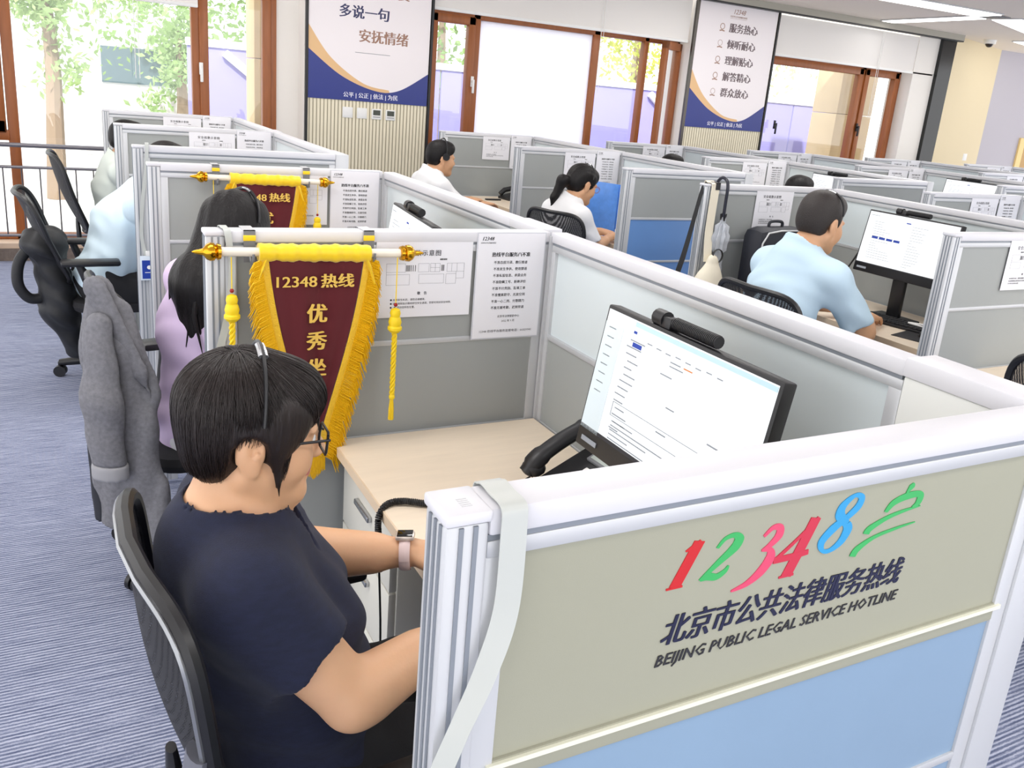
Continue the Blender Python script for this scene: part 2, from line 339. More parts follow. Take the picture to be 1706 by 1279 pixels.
so = sa.obj('open_sash', w2); so.location = (5.88 - cx2, -.05, 0); so.rotation_euler = (0, 0, math.radians(180 + 28))
gp = MB().box((.06, -.004, .12), (.36, .004, 1.35), GLASS).obj('sash_pane', so, False)
window('window_3', 'brown framed window right of the five slogan poster', 7.07, 9.5, .9, 2.36, (8.81,), (0, 1), [(7.42, 1.55, BLACK), (8.83, 1.6, BLACK)])
def blind(name, label, x0, x1, zb, y):
    r = thing(name, label, 'blind', (x0, y, zb)); wdt = x1 - x0
    MB().box((0, 0, .02), (wdt, .012, CZ - zb - .09), WHITEB).obj('fabric', r, False); MB().box((0, -.01, 0), (wdt, .02, .03), WHITEP, .006).obj('bottom_rail', r)
    MB().tube([(wdt * .62, -.02, CZ - zb - .1), (wdt * .62, -.02, -.6)], .003, WHITEP, 5).tube([(wdt * .62 + .03, -.02, CZ - zb - .1), (wdt * .62 + .03, -.02, -.6)], .003, WHITEP, 5).obj('pull_cord', r)
blind('roller_blind', 'white roller blind pulled up over the wide middle window', 2.87, 5.85, 2.33, WY + .03)
blind('roller_blind', 'white roller blind above the window right of the slogan poster', 7.09, 9.88, 2.32, WY + .03)
blind('roller_blind', 'white roller blind at the top of the tall left window', -.5, .8, 2.10, WY + .06)
# railing before the left window
r = thing('railing', 'thin metal railing before the tall left window', 'railing', (-1, 7.30, 0))
for z, rr in ((.93, .018), (.76, .012), (.22, .012)): MB().tube([(-2.2, 0, z), (2.4, 0, z)], rr, mat('rail_metal', (120, 118, 124), .35, .6), 8).obj('rail', r)
for i in range(36): MB().tube([(-2.1 + i * .127, 0, .22), (-2.1 + i * .127, 0, .76)], .006, mat('bar_dark', (84, 78, 82), .5), 6).obj('bar', r)
for x in (-2.15, .2, 2.35): MB().tube([(x, 0, 0), (x, 0, .93)], .014, mat('rail_metal', (120, 118, 124), .35, .6), 8).obj('post', r)
# outside the windows
struct(MB().box((-14, GY + .2, -.3), (24, 40, -.15), mat('yard_concrete', (206, 204, 200), .9, var=.04)).obj('ground_outside', smooth=False), 'pale concrete yard outside the windows', 'ground')
f = thing('hoarding_fence', 'lilac blue site fence of tall panels outside the windows', 'fence', (-2, 9.9, -.15))
HO = mat('hoarding_lilac', (146, 141, 204), .55, var=.03)
for i in range(9):
    if i in (0, 1): continue
    MB().box((i * 1.5 + .01, 0, 0), (i * 1.5 + 1.49, .04, 2.05), HO, .01).obj('fence_panel', f)
MB().box((3, -.02, 2.0), (13.5, .06, 2.08), WHITEP).obj('top_rail', f)
for x in (3.4, 9.2): MB().tube([(x, -.03, 1.95), (x + 1.4, -.03, .9)], .05, WHITEP, 6).obj('brace', f)
def tree(x, y, h, r, label, seed, rgb):
    g = np.random.default_rng(seed); t = thing('garden_tree', label, 'tree', (x, y, -.15), group='trees outside the windows')
    bark = mat('bark', (150, 130, 110), .9)
    MB().tube([(0, 0, 0), (.05, .02, h * .35), (0, 0, h * .7)], [.12, .09, .04], bark, 8).obj('trunk', t)
    lm = translucent('leaf_%d' % seed, rgb, .45); b = MB(); cl = g.normal(size=(26, 3)) * (r * .5, r * .5, h * .17) + (0, 0, h * .62)
    n = 2200; c = cl[g.integers(0, 26, n)] + g.normal(size=(n, 3)) * r * .22; a = g.normal(size=(n, 3)); a /= np.linalg.norm(a, axis=1)[:, None]
    u = np.cross(a, g.normal(size=(n, 3))); u /= np.linalg.norm(u, axis=1)[:, None]; s = g.uniform(.035, .075, n)[:, None]
    P = np.stack([c - a * s, c + u * s * .5, c + a * s, c - u * s * .5], 1).reshape(-1, 3)
    b.add([tuple(p) for p in P], [(4 * i, 4 * i + 1, 4 * i + 2, 4 * i + 3) for i in range(n)], lm); b.obj('crown', t, False)
for a in ((-.35, 12, 4.4, .55, 'pale green tree seen at the left edge of the tall window', 1, (170, 194, 132)), (1.5, 15, 3.3, .55, 'light green tree in the middle of the tall left window', 2, (170, 194, 136)),
          (2.2, 12.6, 4.8, 1.3, 'tree behind the fence in the narrow open pane', 3, (140, 170, 100)), (4.9, 12.2, 4.6, 1.2, 'tree above the fence at the left of the wide window', 4, (140, 170, 100)),
          (8.6, 12.4, 4.8, 1.6, 'yellow green tree above the fence beside the white pane', 5, (190, 196, 100)), (12.6, 14, 5, 1.5, 'faint green tree in the window near the slogan poster', 6, (190, 210, 150))): tree(*a)
h = thing('outbuilding', 'pale low building with a dark window beyond the yard', 'building', (-.2, 16, -.15))
MB().box((0, 0, 0), (3.6, 2, 2.6), mat('render_pale', (226, 226, 228), .8)).obj('wall', h, False); MB().box((.6, -.03, 1.4), (1.65, .02, 1.98), mat('window_dark', (92, 110, 116), .2)).obj('window', h, False)
MB().box((.3, -.03, .2), (2.2, .01, 1.25), mat('shutter_pale', (196, 190, 186), .7)).obj('shutter', h, False)
for n_, (a, b, lab) in enumerate((((8.98, 8.05), (9.65, 8.5), 'beige stone pier outside the window by the black column'), ((1.36, 8.0), (1.75, 8.4), 'beige stone pier outside the tall left window'))):
    p = thing('stone_pier', lab, 'pillar', (a[0], a[1], -.15)); M_ = mat('stone_beige', (222, 196, 150), .8, var=.04)
    MB().box((0, 0, 0), (b[0] - a[0], b[1] - a[1], 1.9), M_, .01).box((0, 0, 1.905), (b[0] - a[0], b[1] - a[1], 3.2), M_, .01).obj('shaft', p)
# ceiling lamps, camera dome
LED = emis('led_white', (255, 253, 248), 4.0)
def led(label, p, q, wdt):
    p, q = Vector(p), Vector(q); L = (q - p).length; r = thing('ceiling_lamp', label, 'lamp', (*p, CZ - .012), math.atan2(q.y - p.y, q.x - p.x), 'ceiling light strips')
    MB().box((0, -wdt / 2 - .02, 0), (L, wdt / 2 + .02, .011), ALU).obj('housing', r, False); MB().box((.01, -wdt / 2, -.006), (L - .01, wdt / 2, 0), LED, .002).obj('diffuser', r)
led('long white light strip running along the window side of the ceiling', (8.62, 7.18), (8.56, 5.9), .2)
led('broad white light strip pointing at the junction from the left', (6.6, 5.82), (8.45, 5.72), .3)
led('white light strip leaving the junction to the right', (8.78, 5.75), (10.4, 6.3), .3)
led('white light strip near the far corner of the ceiling', (10.9, 6.9), (12.4, 7.3), .3)
MB().box((-.1, -.1, 0), (.1, .1, .012), GREYP, .004).obj('junction_plate', None, loc=(8.62, 5.76, CZ - .014)); tag(COL.objects['junction_plate'], 'small grey plate where three light strips meet', 'ceiling plate')
dm = thing('security_camera', 'small white dome camera under the ceiling by the beige wall', 'camera', (10.75, 7.3, CZ))
MB().lathe([(.0, -.05), (.075, -.05), (.08, 0)], WHITEP).obj('housing', dm); MB().ell((0, 0, -.05), (.05, .05, .045), mat('dome_dark', (50, 40, 36), .1)).obj('lens_dome', dm)
def plate(name, label, x, z, m=None, screen=False, y=WY - .013, s=.075, group='wall controls under the poster'):
    r = thing(name, label, 'wall control', (x, y, z), group=group); MB().box((-s / 2, -.012, -s / 2), (s / 2, 0, s / 2), WHITEP, .004).obj('plate', r)
    if screen: MB().box((-s * .36, -.0145, -s * .1), (s * .36, -.012, s * .38), mat('display_dark', (70, 74, 66), .2)).obj('display', r, False); MB().box((-s * .36, -.0145, -s * .3), (s * .36, -.012, -s * .24), GREYP).obj('button_strip', r, False)
    else: MB().box((-s * .36, -.0145, -s * .36), (s * .36, -.012, s * .36), WHITEP, .002).obj('rocker', r)
for i, x in enumerate((2.065, 2.2, 2.34, 2.475)):
    plate('light_switch' if i < 2 else 'thermostat', ['white wall switch at the left end of the row under the poster', 'second white wall switch, left of the thermostats', 'thermostat beside the wall switches', 'thermostat at the right end of the row under the poster'][i], x, 1.35, screen=i > 1, s=.095)
plate('light_switch', 'white wall switch on the beige wall', 11.45, 1.31, y=7.8, s=.1, group=None)
# posters
def smooth_curve(pts, n=24):
    P = [Vector((p[0], p[1], 0)) for p in pts]; out = []
    for i in range(len(P) - 1):
        p0, p1, p2, p3 = P[max(i - 1, 0)], P[i], P[i + 1], P[min(i + 2, len(P) - 1)]
        for k in range(n):
            t = k / n; out.append(.5 * ((2 * p1) + (p2 - p0) * t + (2 * p0 - 5 * p1 + 4 * p2 - p3) * t * t + (3 * p1 - p0 - 3 * p2 + p3) * t ** 3))
    return [(v.x, v.y) for v in out] + [tuple(pts[-1])]
def poster(label, x0, lines, icons=False):
    W, z0, z1 = 1.13, 1.455, 2.845; r = thing('wall_poster', label, 'poster', (x0, WY - .014, z0))
    MB().box((0, -.006, 0), (W, 0, z1 - z0), mat('poster_white', (243, 236, 238), .28)).obj('board', r, False)
    cur = smooth_curve([(0, .42), (.3, .21), (.62, .10), (.85, .12), (1.13, .29)], 12)
    MB().prism([(0, 0), (W, 0)] + cur[::-1], .002, mat('poster_navy', (30, 46, 130), .3), Matrix.Translation((0, -.0082, 0))).obj('navy_band', r, False)
    up = smooth_curve([(0, .62), (.2, .36), (.5, .16), (.75, .115)], 10); lo = [(x, z) for x, z in cur if x < .76]
    MB().prism(lo + up[::-1], .0016, mat('poster_tan', (228, 186, 134), .3), Matrix.Translation((0, -.0078, 0))).obj('tan_swoosh', r, False)
    b = MB(); b.text('公平 | 公正 | 依法 | 为民', .05, mat('white_print', (240, 240, 250), .5), at(.58, -.0087, .048), bold=.001)
    for (s, x, z, sz, m) in lines: b.text(s, sz, m, at(x, -.0068, z), bold=.004, spacing=1.0)
    if icons:
        for k in range(5):
            z = 1.08 - k * .172; m = BRZ
            b.ribbon([(.03 * math.cos(t), z + .012 + .03 * math.sin(t)) for t in [i * math.pi / 8 for i in range(17)]], .004 if k in (1, 4) else .007, .001, m, Matrix.Translation((.35 - k * .003, -.007, 0)))
            b.ribbon([(.315, z - .035), (.345, z - .028), (.385, z - .035)], .012, .001, m, Matrix.Translation((-.003 * k, -.007, 0)))
        b.text('12348', .07, BRZ, at(.56, -.0068, 1.255), shear=.25); b.text('北京市公共法律服务热线', .022, BRZ, at(.56, -.0068, 1.205)); b.box((.44, -.007, 1.185), (.68, -.0065, 1.187), BRZ)
    else: b.box((.42, -.007, .42), (.75, -.0065, .424), INKL)
    b.obj('lettering', r, False)
BRZ = mat('bronze_print', (158, 118, 98), .4); BRZD = mat('navy_print', (44, 46, 92), .4)
poster('white and navy wall poster with three large slogan lines', 1.70, [('弄清原委', .685, .95, .118, BRZ), ('多说一句', .50, .755, .118, BRZD), ('安抚情绪', .685, .56, .118, BRZ)])
GB = mat('grey_brown_print', (108, 92, 96), .4)
poster('white and navy wall poster listing five slogans with icons', 5.91, [(s, .655, 1.08 - i * .172, .104, GB) for i, s in enumerate(('服务热心', '倾听耐心', '理解贴心', '解答精心', '群众放心'))], True)
# ---------------------------------------------------------------- partition screens
H, PW, PT, HM, HD = 1.29, .892, .05, 1.0, .75
ORD = ['nearest', 'second', 'third', 'fourth', 'fifth', 'sixth']
def panel_parts(r, W, end=False, near=False, far=False):
    t = PT; up = FABE if near else FAB; lo = (BLUEP if near else BLUEF) if end else FAB
    a = MB().box((0, 0, .02), (.042, t, H - .012), ALU, .004)
    for yy in (.012, .024, .036): a.box((-.0015, yy - .0022, .03), (.0005, yy + .0022, H - .014), ALUD)
    for xx in (.014, .028): a.box((xx - .0022, -.0015, .03), (xx + .0022, .0005, H - .014), ALUD)
    a.obj('post', r)
    c = MB().box((-.002, -.002, H - .012), (.044, t + .002, H), CAPW, .003)
    if near: [c.box((.019, .012 + i * .0035, H), (.029, .0135 + i * .0035, H + .0004), ALU) for i in range(5)]
    c.obj('post_cap', r)
    f = MB().box((.042, 0, H - .028), (W, t, H), CAPW if not far else CAPW, .004)
    f.box((.0425, .004, H - .034), (W - .001, t - .004, H - .0275), ALUD); f.obj('top_rail', r)
    g = MB().box((.042, .003, H - .052), (W, t - .003, H - .034), ALU, .002)
    for x0, x1 in ((.0415, .068), (W - .03, W)): g.box((x0, .0036, .02), (x1, t - .0036, H - .05), ALU, .002)
    for z in (HM, .742, .05): g.box((.06, .004, z - (.022 if near and z == HM else .008)), (W - .02, t - .004, z + .006), ALU if not (near and z == HM) else FABE, .002)
    if near: g.box((.06, .0, HM - .002), (W - .02, .004, HM + .004), mat('rail_cream', (232, 232, 214), .35))
    g.obj('frame', r)
    MB().box((.066, .008, HM + .006), (W - .028, t - .008, H - .05), up).obj('upper_panel', r, False)
    MB().box((.066, .008, .748), (W - .028, t - .008, HM - .006), lo).obj('middle_panel', r, False)
    MB().box((.066, .008, .055), (W - .028, t - .008, .734), lo).obj('lower_panel', r, False)
    if end or near: MB().box((W, -.001, .02), (W + .065, t + .001, H), ALU, .004).obj('end_post', r)
def panel(row, k, label):
    r = thing('partition_screen', label, 'partition', (XR[row], Yk[k], 0), group='workstation partition screens')
    panel_parts(r, PW, k in (0, 3), row == 0 and k == 0); return r
ROWN = ['front row', 'second row', 'third row', 'fourth row', 'fifth row', 'sixth row']
KW = ['nearest the camera', 'carrying the second set of notices', 'carrying the third set of notices', 'blank end screen before the walkway', 'next to last before the windows', 'last before the windows']
LAB = {(0, 0): 'beige grey end screen printed with the 12348 hotline logo', (0, 1): 'grey screen behind the seated woman in navy, carrying the large pennant', (0, 2): 'grey screen behind the long haired woman, carrying the far pennant',
       (0, 3): 'blank grey end screen beside the man in pale blue', (0, 4): 'grey screen with notices behind the blank end screen at the left', (0, 5): 'grey screen with notices farthest left, against the tall window',
       (1, 1): 'grey screen with notice in front of the large right monitor', (1, 2): 'grey screen with umbrella and bag straps hung over it', (1, 3): 'grey and blue end screen right of the woman with a ponytail',
       (1, 4): 'grey screen with notices behind the woman with a ponytail', (1, 5): 'grey screen with notices behind the man in a white shirt'}
for row in range(6):
    for k in range(6):
        if (row == 1 and k < 1) or (row >= 2 and k < 2) or (row >= 3 and k < 3) or (row == 4 and k < 4) or (row == 5 and k < 5): continue
        panel(row, k, LAB.get((row, k), 'grey partition screen in the %s of desks, %s' % (ROWN[row], ['', '', 'nearest of its row', 'blank end screen at the walkway', 'second from the window wall', 'closest to the window wall'][k])))
def spine(row, k0, k1, label, conn=.2):
    y0, y1 = Yk[k0] + PT, Yk[k1] + .0; L = y1 - y0; t = .05
    r = thing('frosted_screen', label, 'partition', (XR[row] + PW, y0, 0), group='frosted spine screens')
    MB().box((0, conn, H - .028), (t, L, H), CAPW, .004).box((.004, conn + .004, H - .034), (t - .004, L - .001, H - .0275), ALUD).obj('top_rail', r)
    g = MB().box((.003, conn, H - .052), (t - .003, L, H - .034), ALU, .002)
    for z in (HM, .742, .05): g.box((.004, conn, z - .008), (t - .004, L, z + .006), ALU, .002)
    for q in (conn, L - .026): g.box((.0036, q, .02), (t - .0036, q + .026, H - .05), ALU, .002)
    g.box((-.004, L - .01, .02), (.03, L + .001, H - .01), ALU); g.obj('frame', r)
    MB().box((.014, conn + .02, HM + .006), (t - .014, L - .02, H - .05), FROST).obj('frosted_pane', r, False)
    MB().box((.008, conn + .02, .748), (t - .008, L - .02, HM - .006), FAB).box((.008, conn + .02, .055), (t - .008, L - .02, .734), FAB).obj('lower_panel', r, False)
    MB().box((.0, .0, .02), (t + .012, conn - .002, H - .026), FAB if row or k0 else FABW, .003).obj('cable_panel', r)
    MB().box((-.004, -.0, H - .026), (t + .016, conn - .0, H + (.006 if row == 0 and k0 == 0 else 0)), CAPW, .004).obj('cable_cover', r)
SP = {(0, 0): 'frosted screen behind the large monitor in the front row', (0, 1): 'frosted screen behind the second dark monitor in the front row', (0, 3): 'frosted screen right of the blank end screen at the left', (0, 4): 'frosted screen of the front row closest to the tall window',
      (1, 1): 'frosted screen behind the monitor of the man in light blue', (1, 3): 'frosted screen beside the blue folder', (1, 4): 'frosted screen beside the man in a white shirt'}
for row in range(6):
    for k in (0, 1, 3, 4):
        if (row >= 1 and k == 0) or (row >= 3 and k == 1) or (row == 4 and k == 3) or (row == 5 and k == 3): continue
        spine(row, k, k + 1, SP.get((row, k), 'frosted spine screen in the %s of desks, %s' % (ROWN[row], ['', 'in the nearest bay', '', 'in the bay before the window bay', 'in the bay at the window wall'][k])))
# printing on the end screen
lg = MB(); RD, GN, PK, CR, BL = [mat('print_' + n, c, .45) for n, c in (('red', (196, 24, 30)), ('green', (56, 172, 92)), ('pink', (216, 70, 106)), ('crimson', (196, 40, 66)), ('blue', (44, 152, 208)))]
SN = [0]
def S(pts, ws, m, sc=1, ox=0, oz=0, n=10):      # brush stroke through points, widths interpolated, digits sheared
    P = smooth_curve(pts, n); k = len(P); w_ = [float(np.interp(i / (k - 1), np.linspace(0, 1, len(ws)), ws)) * sc * 1.16 for i in range(k)]; SN[0] += 1
    lg.ribbon([((x + .34 * z) * sc, z * sc) for x, z in P], w_, .001, m, Matrix.Translation((ox, .0072 - .00003 * SN[0], oz)) @ Matrix.Diagonal((KX[0], 1, 1, 1)))
KX = [1]
def digit(c, ox, oz, h, m):
    if c == '1': S([(.16, .02), (.16, .5), (.16, .98)], [.17, .17, .17], m, h, ox, oz); S([(0, .8), (.08, .86), (.2, .97)], [.03, .07, .09], m, h, ox, oz); S([(.02, .015), (.3, .015)], [.04, .04], m, h, ox, oz)
    if c == '2': S([(.04, .74), (.1, .92), (.26, .97), (.4, .86), (.4, .66), (.24, .4), (.03, .05)], [.05, .07, .1, .16, .17, .12, .05], m, h, ox, oz); S([(.03, .06), (.16, .1), (.34, .05), (.46, .14), (.48, .26)], [.06, .15, .13, .09, .03], m, h, ox, oz)
    if c == '3': S([(.04, .82), (.16, .96), (.32, .93), (.38, .78), (.28, .62), (.14, .54)], [.05, .08, .13, .15, .1, .03], m, h, ox, oz); S([(.14, .54), (.32, .52), (.42, .34), (.34, .1), (.14, -.08), (-.14, -.16)], [.03, .1, .19, .17, .1, .03], m, h, ox, oz)
    if c == '4': S([(.34, -.16), (.34, .3), (.33, .84)], [.15, .15, .15], m, h, ox, oz); S([(.38, .84), (.2, .52), (-.02, .2)], [.05, .05, .06], m, h, ox, oz); S([(-.04, .2), (.24, .2), (.52, .22)], [.1, .1, .08], m, h, ox, oz); S([(.22, -.15), (.46, -.15)], [.035, .035], m, h, ox, oz)
    if c == '8': S([(.34, .46), (.24, .53), (.1, .66), (.08, .82), (.22, .96), (.38, .9), (.4, .74), (.28, .58)], [.10, .14, .15, .12, .06, .1, .12, .10], m, h, ox, oz); S([(.28, .58), (.1, .42), (0, .22), (.1, .05), (.26, .02), (.4, .14), (.42, .34), (.34, .46)], [.10, .14, .12, .06, .07, .12, .15, .12], m, h, ox, oz)
for c, x, z, h_, m, kx in (('1', .258, 1.156, .053, RD, 1.45), ('2', .301, 1.156, .052, GN, 1.4), ('3', .366, 1.145, .063, PK, 1.1), ('4', .407, 1.148, .070, CR, 1.35), ('8', .476, 1.157, .072, BL, 1.2)): KX[0] = kx; digit(c, x, z, h_, m)
KX[0] = 1.5
# the green gate-tower mark
S([(0, .98), (.03, 1.1), (.03, 1.16)], [.02, .09, .02], GN, .069, .581, 1.1475); S([(-.2, .68), (-.14, .84), (.06, .92), (.28, .9), (.34, .74), (.28, .66)], [.05, .1, .12, .1, .09, .05], GN, .069, .581, 1.1475)
S([(-.34, .32), (-.32, .42), (-.1, .56), (.16, .63), (.42, .66)], [.09, .1, .07, .05, .015], GN, .069, .581, 1.1475); S([(-.36, -.08), (-.34, .06), (-.14, .22), (.2, .3), (.5, .34)], [.09, .1, .06, .045, .015], GN, .069, .581, 1.1475)
lg.text('北京市公共法律服务热线', .040, NAVYI, at(.450, .0072, 1.1015), bold=.0012, shear=.26, width=.378, depth=.0003)
lg.text('BEIJING PUBLIC LEGAL SERVICE HOTLINE', .0205, INK, at(.4495, .0072, 1.067), bold=.00035, shear=.24, width=.384, depth=.0003)
lo_ = lg.obj('hotline_logo', COL.objects['partition_screen'], False); lo_['label'] = 'printed hotline number in coloured digits with navy text'
# ---------------------------------------------------------------- notices
def mk_evac():
    b = MB(); W, Hh = .262, .20; b.box((0, -.0008, 0), (W, 0, Hh), PAPER); me = b.mesh('sheet', False)
    p = MB(); T = lambda s, x, z, sz, m=INK, **k: p.text(s, sz, m, at(x, -.0011, z), depth=.0001, **k)
    T('安全疏散示意图', .0145, W / 2 - .01, .163) if 0 else T('安全疏散示意图', W / 2 - .02, .166, .0165, bold=.0003, spacing=1.2)
    T('疏散通道', .083, .15, .005, bold=.0002); T('疏散通道', .181, .15, .005, bold=.0002)
    def ln(x0, z0, x1, z1, w_=.0005): p.box((min(x0, x1) - w_ / 2, -.0012, min(z0, z1) - w_ / 2), (max(x0, x1) + w_ / 2, -.0008, max(z0, z1) + w_ / 2), INKL)
    def rc(x0, z0, x1, z1): ln(x0, z0, x1, z0); ln(x0, z1, x1, z1); ln(x0, z0, x0, z1); ln(x1, z0, x1, z1)
    rc(.028, .118, .078, .14); rc(.028, .085, .09, .112); rc(.113, .118, .142, .14); rc(.115, .088, .184, .112); rc(.146, .118, .172, .14); ln(.146, .129, .172, .129); ln(.159, .118, .159, .14); rc(.192, .118, .24, .14); ln(.205, .118, .205, .14); ln(.22, .118, .22, .14); rc(.19, .086, .218, .112); rc(.218, .1, .24, .118); ln(.028, .085, .028, .14)
    for x in (.08, .083, .086, .089, .093, .098, .104, .176, .179, .182): p.box((x, -.0012, .12), (x + .0016, -.0008, .136), INK)
    T('敬　告', W / 2 - .005, .062, .009, bold=.0002)
    T('● 如果发生火灾，请您迅速撤离。', .04, .046, .0066, align='LEFT'); T('● 请您按照指示路线前往安全通道，您即可到达安全地带。', .04, .036, .0066, align='LEFT'); T('● “●”表示您所在位置。', .04, .026, .0066, align='LEFT')
    return me, p.mesh('print', False)
def mk_rules():
    W, Hh = .205, .292; b = MB().box((0, -.003, 0), (W, 0, Hh), mat('board_edge', (204, 206, 214), .5)).box((.003, -.0036, .003), (W - .003, -.003, Hh - .003), PAPER); me = b.mesh('board', False)
    p = MB(); T = lambda s, x, z, sz, m=INK, **k: p.text(s, sz, m, at(x, -.0039, z), depth=.0001, **k)
    T('12348', .03, .275, .014, shear=.25, bold=.0003); T('北京市公共法律服务热线', .032, .264, .004)
    T('热线平台服务八不准', W / 2, .232, .0128, bold=.0006)
    for i, s in enumerate(('不准态度冷漠、敷衍推诿', '不准发生争执、使用禁语', '不准私留信息、承揽业务', '不准隐瞒工号、拒绝评价', '不准不分类别、乱填工单', '不准擅离职守、无故空岗', '不准一心二用、分散精力', '不准无视考勤、迟到早退')): T(s, W / 2, .211 - i * .0178, .0092, bold=.0001)
    T('北京市法律援助中心', W / 2 + .005, .062, .0075); T('2022 年 9 月', W / 2 + .005, .049, .0075); T('12348 热线平台服务监督电话：66329941', W / 2, .021, .0082, width=.158)
    return me, p.mesh('print', False)
EV, RU = mk_evac(), mk_rules()
def notice(nm, label, cat, meshes, loc, grp):
    o = bpy.data.objects.new(nm, meshes[0]); COL.objects.link(o); o.location = loc; tag(o, label, cat, grp)
    c = bpy.data.objects.new('print', meshes[1]); COL.objects.link(c); c.parent = o
WHERE = {(0, 1): 'next to the large pennant', (0, 2): 'next to the far pennant', (0, 4): 'above the dark hair at the left', (0, 5): 'nearest the tall window', (1, 1): 'in front of the big right monitor', (1, 2): 'behind the man in light blue', (1, 4): 'above the woman with a ponytail', (1, 5): 'beside the man in a white shirt'}
for row in range(6):
    for k in (1, 2, 4, 5):
        if (row >= 2 and k < 2) or (row >= 3 and k < 4) or (row == 4 and k < 4) or (row == 5 and k < 5): continue
        wh = WHERE.get((row, k), 'on a screen in the %s, %s' % (ROWN[row], ['', '', 'nearest of its row', '', 'second from the window wall', 'closest to the window wall'][k]))
        x, y = XR[row], Yk[k] + .002
        notice('evacuation_notice', 'white evacuation plan sheet ' + wh, 'notice', EV, (x + (.40 if (row, k) not in ((1, 2), (1, 1)) else .345), y, 1.068), 'evacuation plan notices')
        if (row, k) not in ((1, 2), (1, 1)): notice('rules_notice', 'white framed rules sheet ' + wh, 'notice', RU, (x + .672, y - .001, .997), 'service rules notices')
# ---------------------------------------------------------------- desks and pedestals
def mk_desk(label, loc):
    r = thing('desk', label, 'desk', loc, group='workstation desks')            # origin: screen's left front corner, floor
    b = MB().box((.30, .055, HD - .025), (PW - .004, 1.405, HD), DESKM, .002); b.obj('top', r, False)
    MB().box((.2965, .055, HD - .025), (.2999, 1.405, HD), DESKE).obj('edge_strip', r, False)
    MB().box((.36, .06, 0), (PW - .02, .085, HD - .026), DARKW).obj('end_panel', r, False)
    MB().box((PW - .1, .09, .2), (PW - .08, 1.39, HD - .026), DARKW).obj('modesty_panel', r, False); return r
def mk_ped(label, loc):
    r = thing('drawer_pedestal', label, 'pedestal', loc, group='drawer pedestals')
    MB().box((0, 0, .04), (.48, .38, .70), PEDM, .003).obj('body', r)
    for z0, z1 in ((.05, .33), (.335, .52), (.525, .695)):
        d_ = MB().box((-.018, .004, z0), (0, .376, z1), PEDM, .002).obj('drawer', r); MB().box((-.03, .14, z1 - .06), (-.018, .25, z1 - .045), CHROME, .003).obj('drawer_handle', d_)
    for x, y in ((.04, .04), (.44, .04), (.04, .34), (.44, .34)): MB().ell((x, y, .02), (.02, .02, .02), BLACK, 10, 6).obj('caster', r)
    return r
desk0 = mk_desk('maple desk of the seated woman in navy', (0, 0, 0)); ped0 = mk_ped('pale drawer pedestal under the desk of the woman in navy', (.345, 1.015, 0))
for row, k, l in ((0, 1, 'of the long haired woman'), (0, 3, 'of the man in pale blue by the walkway'), (0, 4, 'in the bay against the tall window'), (1, 0, 'in front of the notice screen at the right edge'), (1, 1, 'of the man in light blue at the large monitor'), (1, 3, 'of the woman with a ponytail'), (1, 4, 'of the man in a white shirt'), (2, 3, 'in the third row, hidden under its white screened monitor'), (3, 3, 'in the fourth row, under the monitor farthest right')):
    dup(desk0, (XR[row], Yk[k], 0), label='maple desk ' + l); dup(ped0, (XR[row] + .345, Yk[k] + 1.015, 0), label='pale drawer pedestal under the desk ' + l)
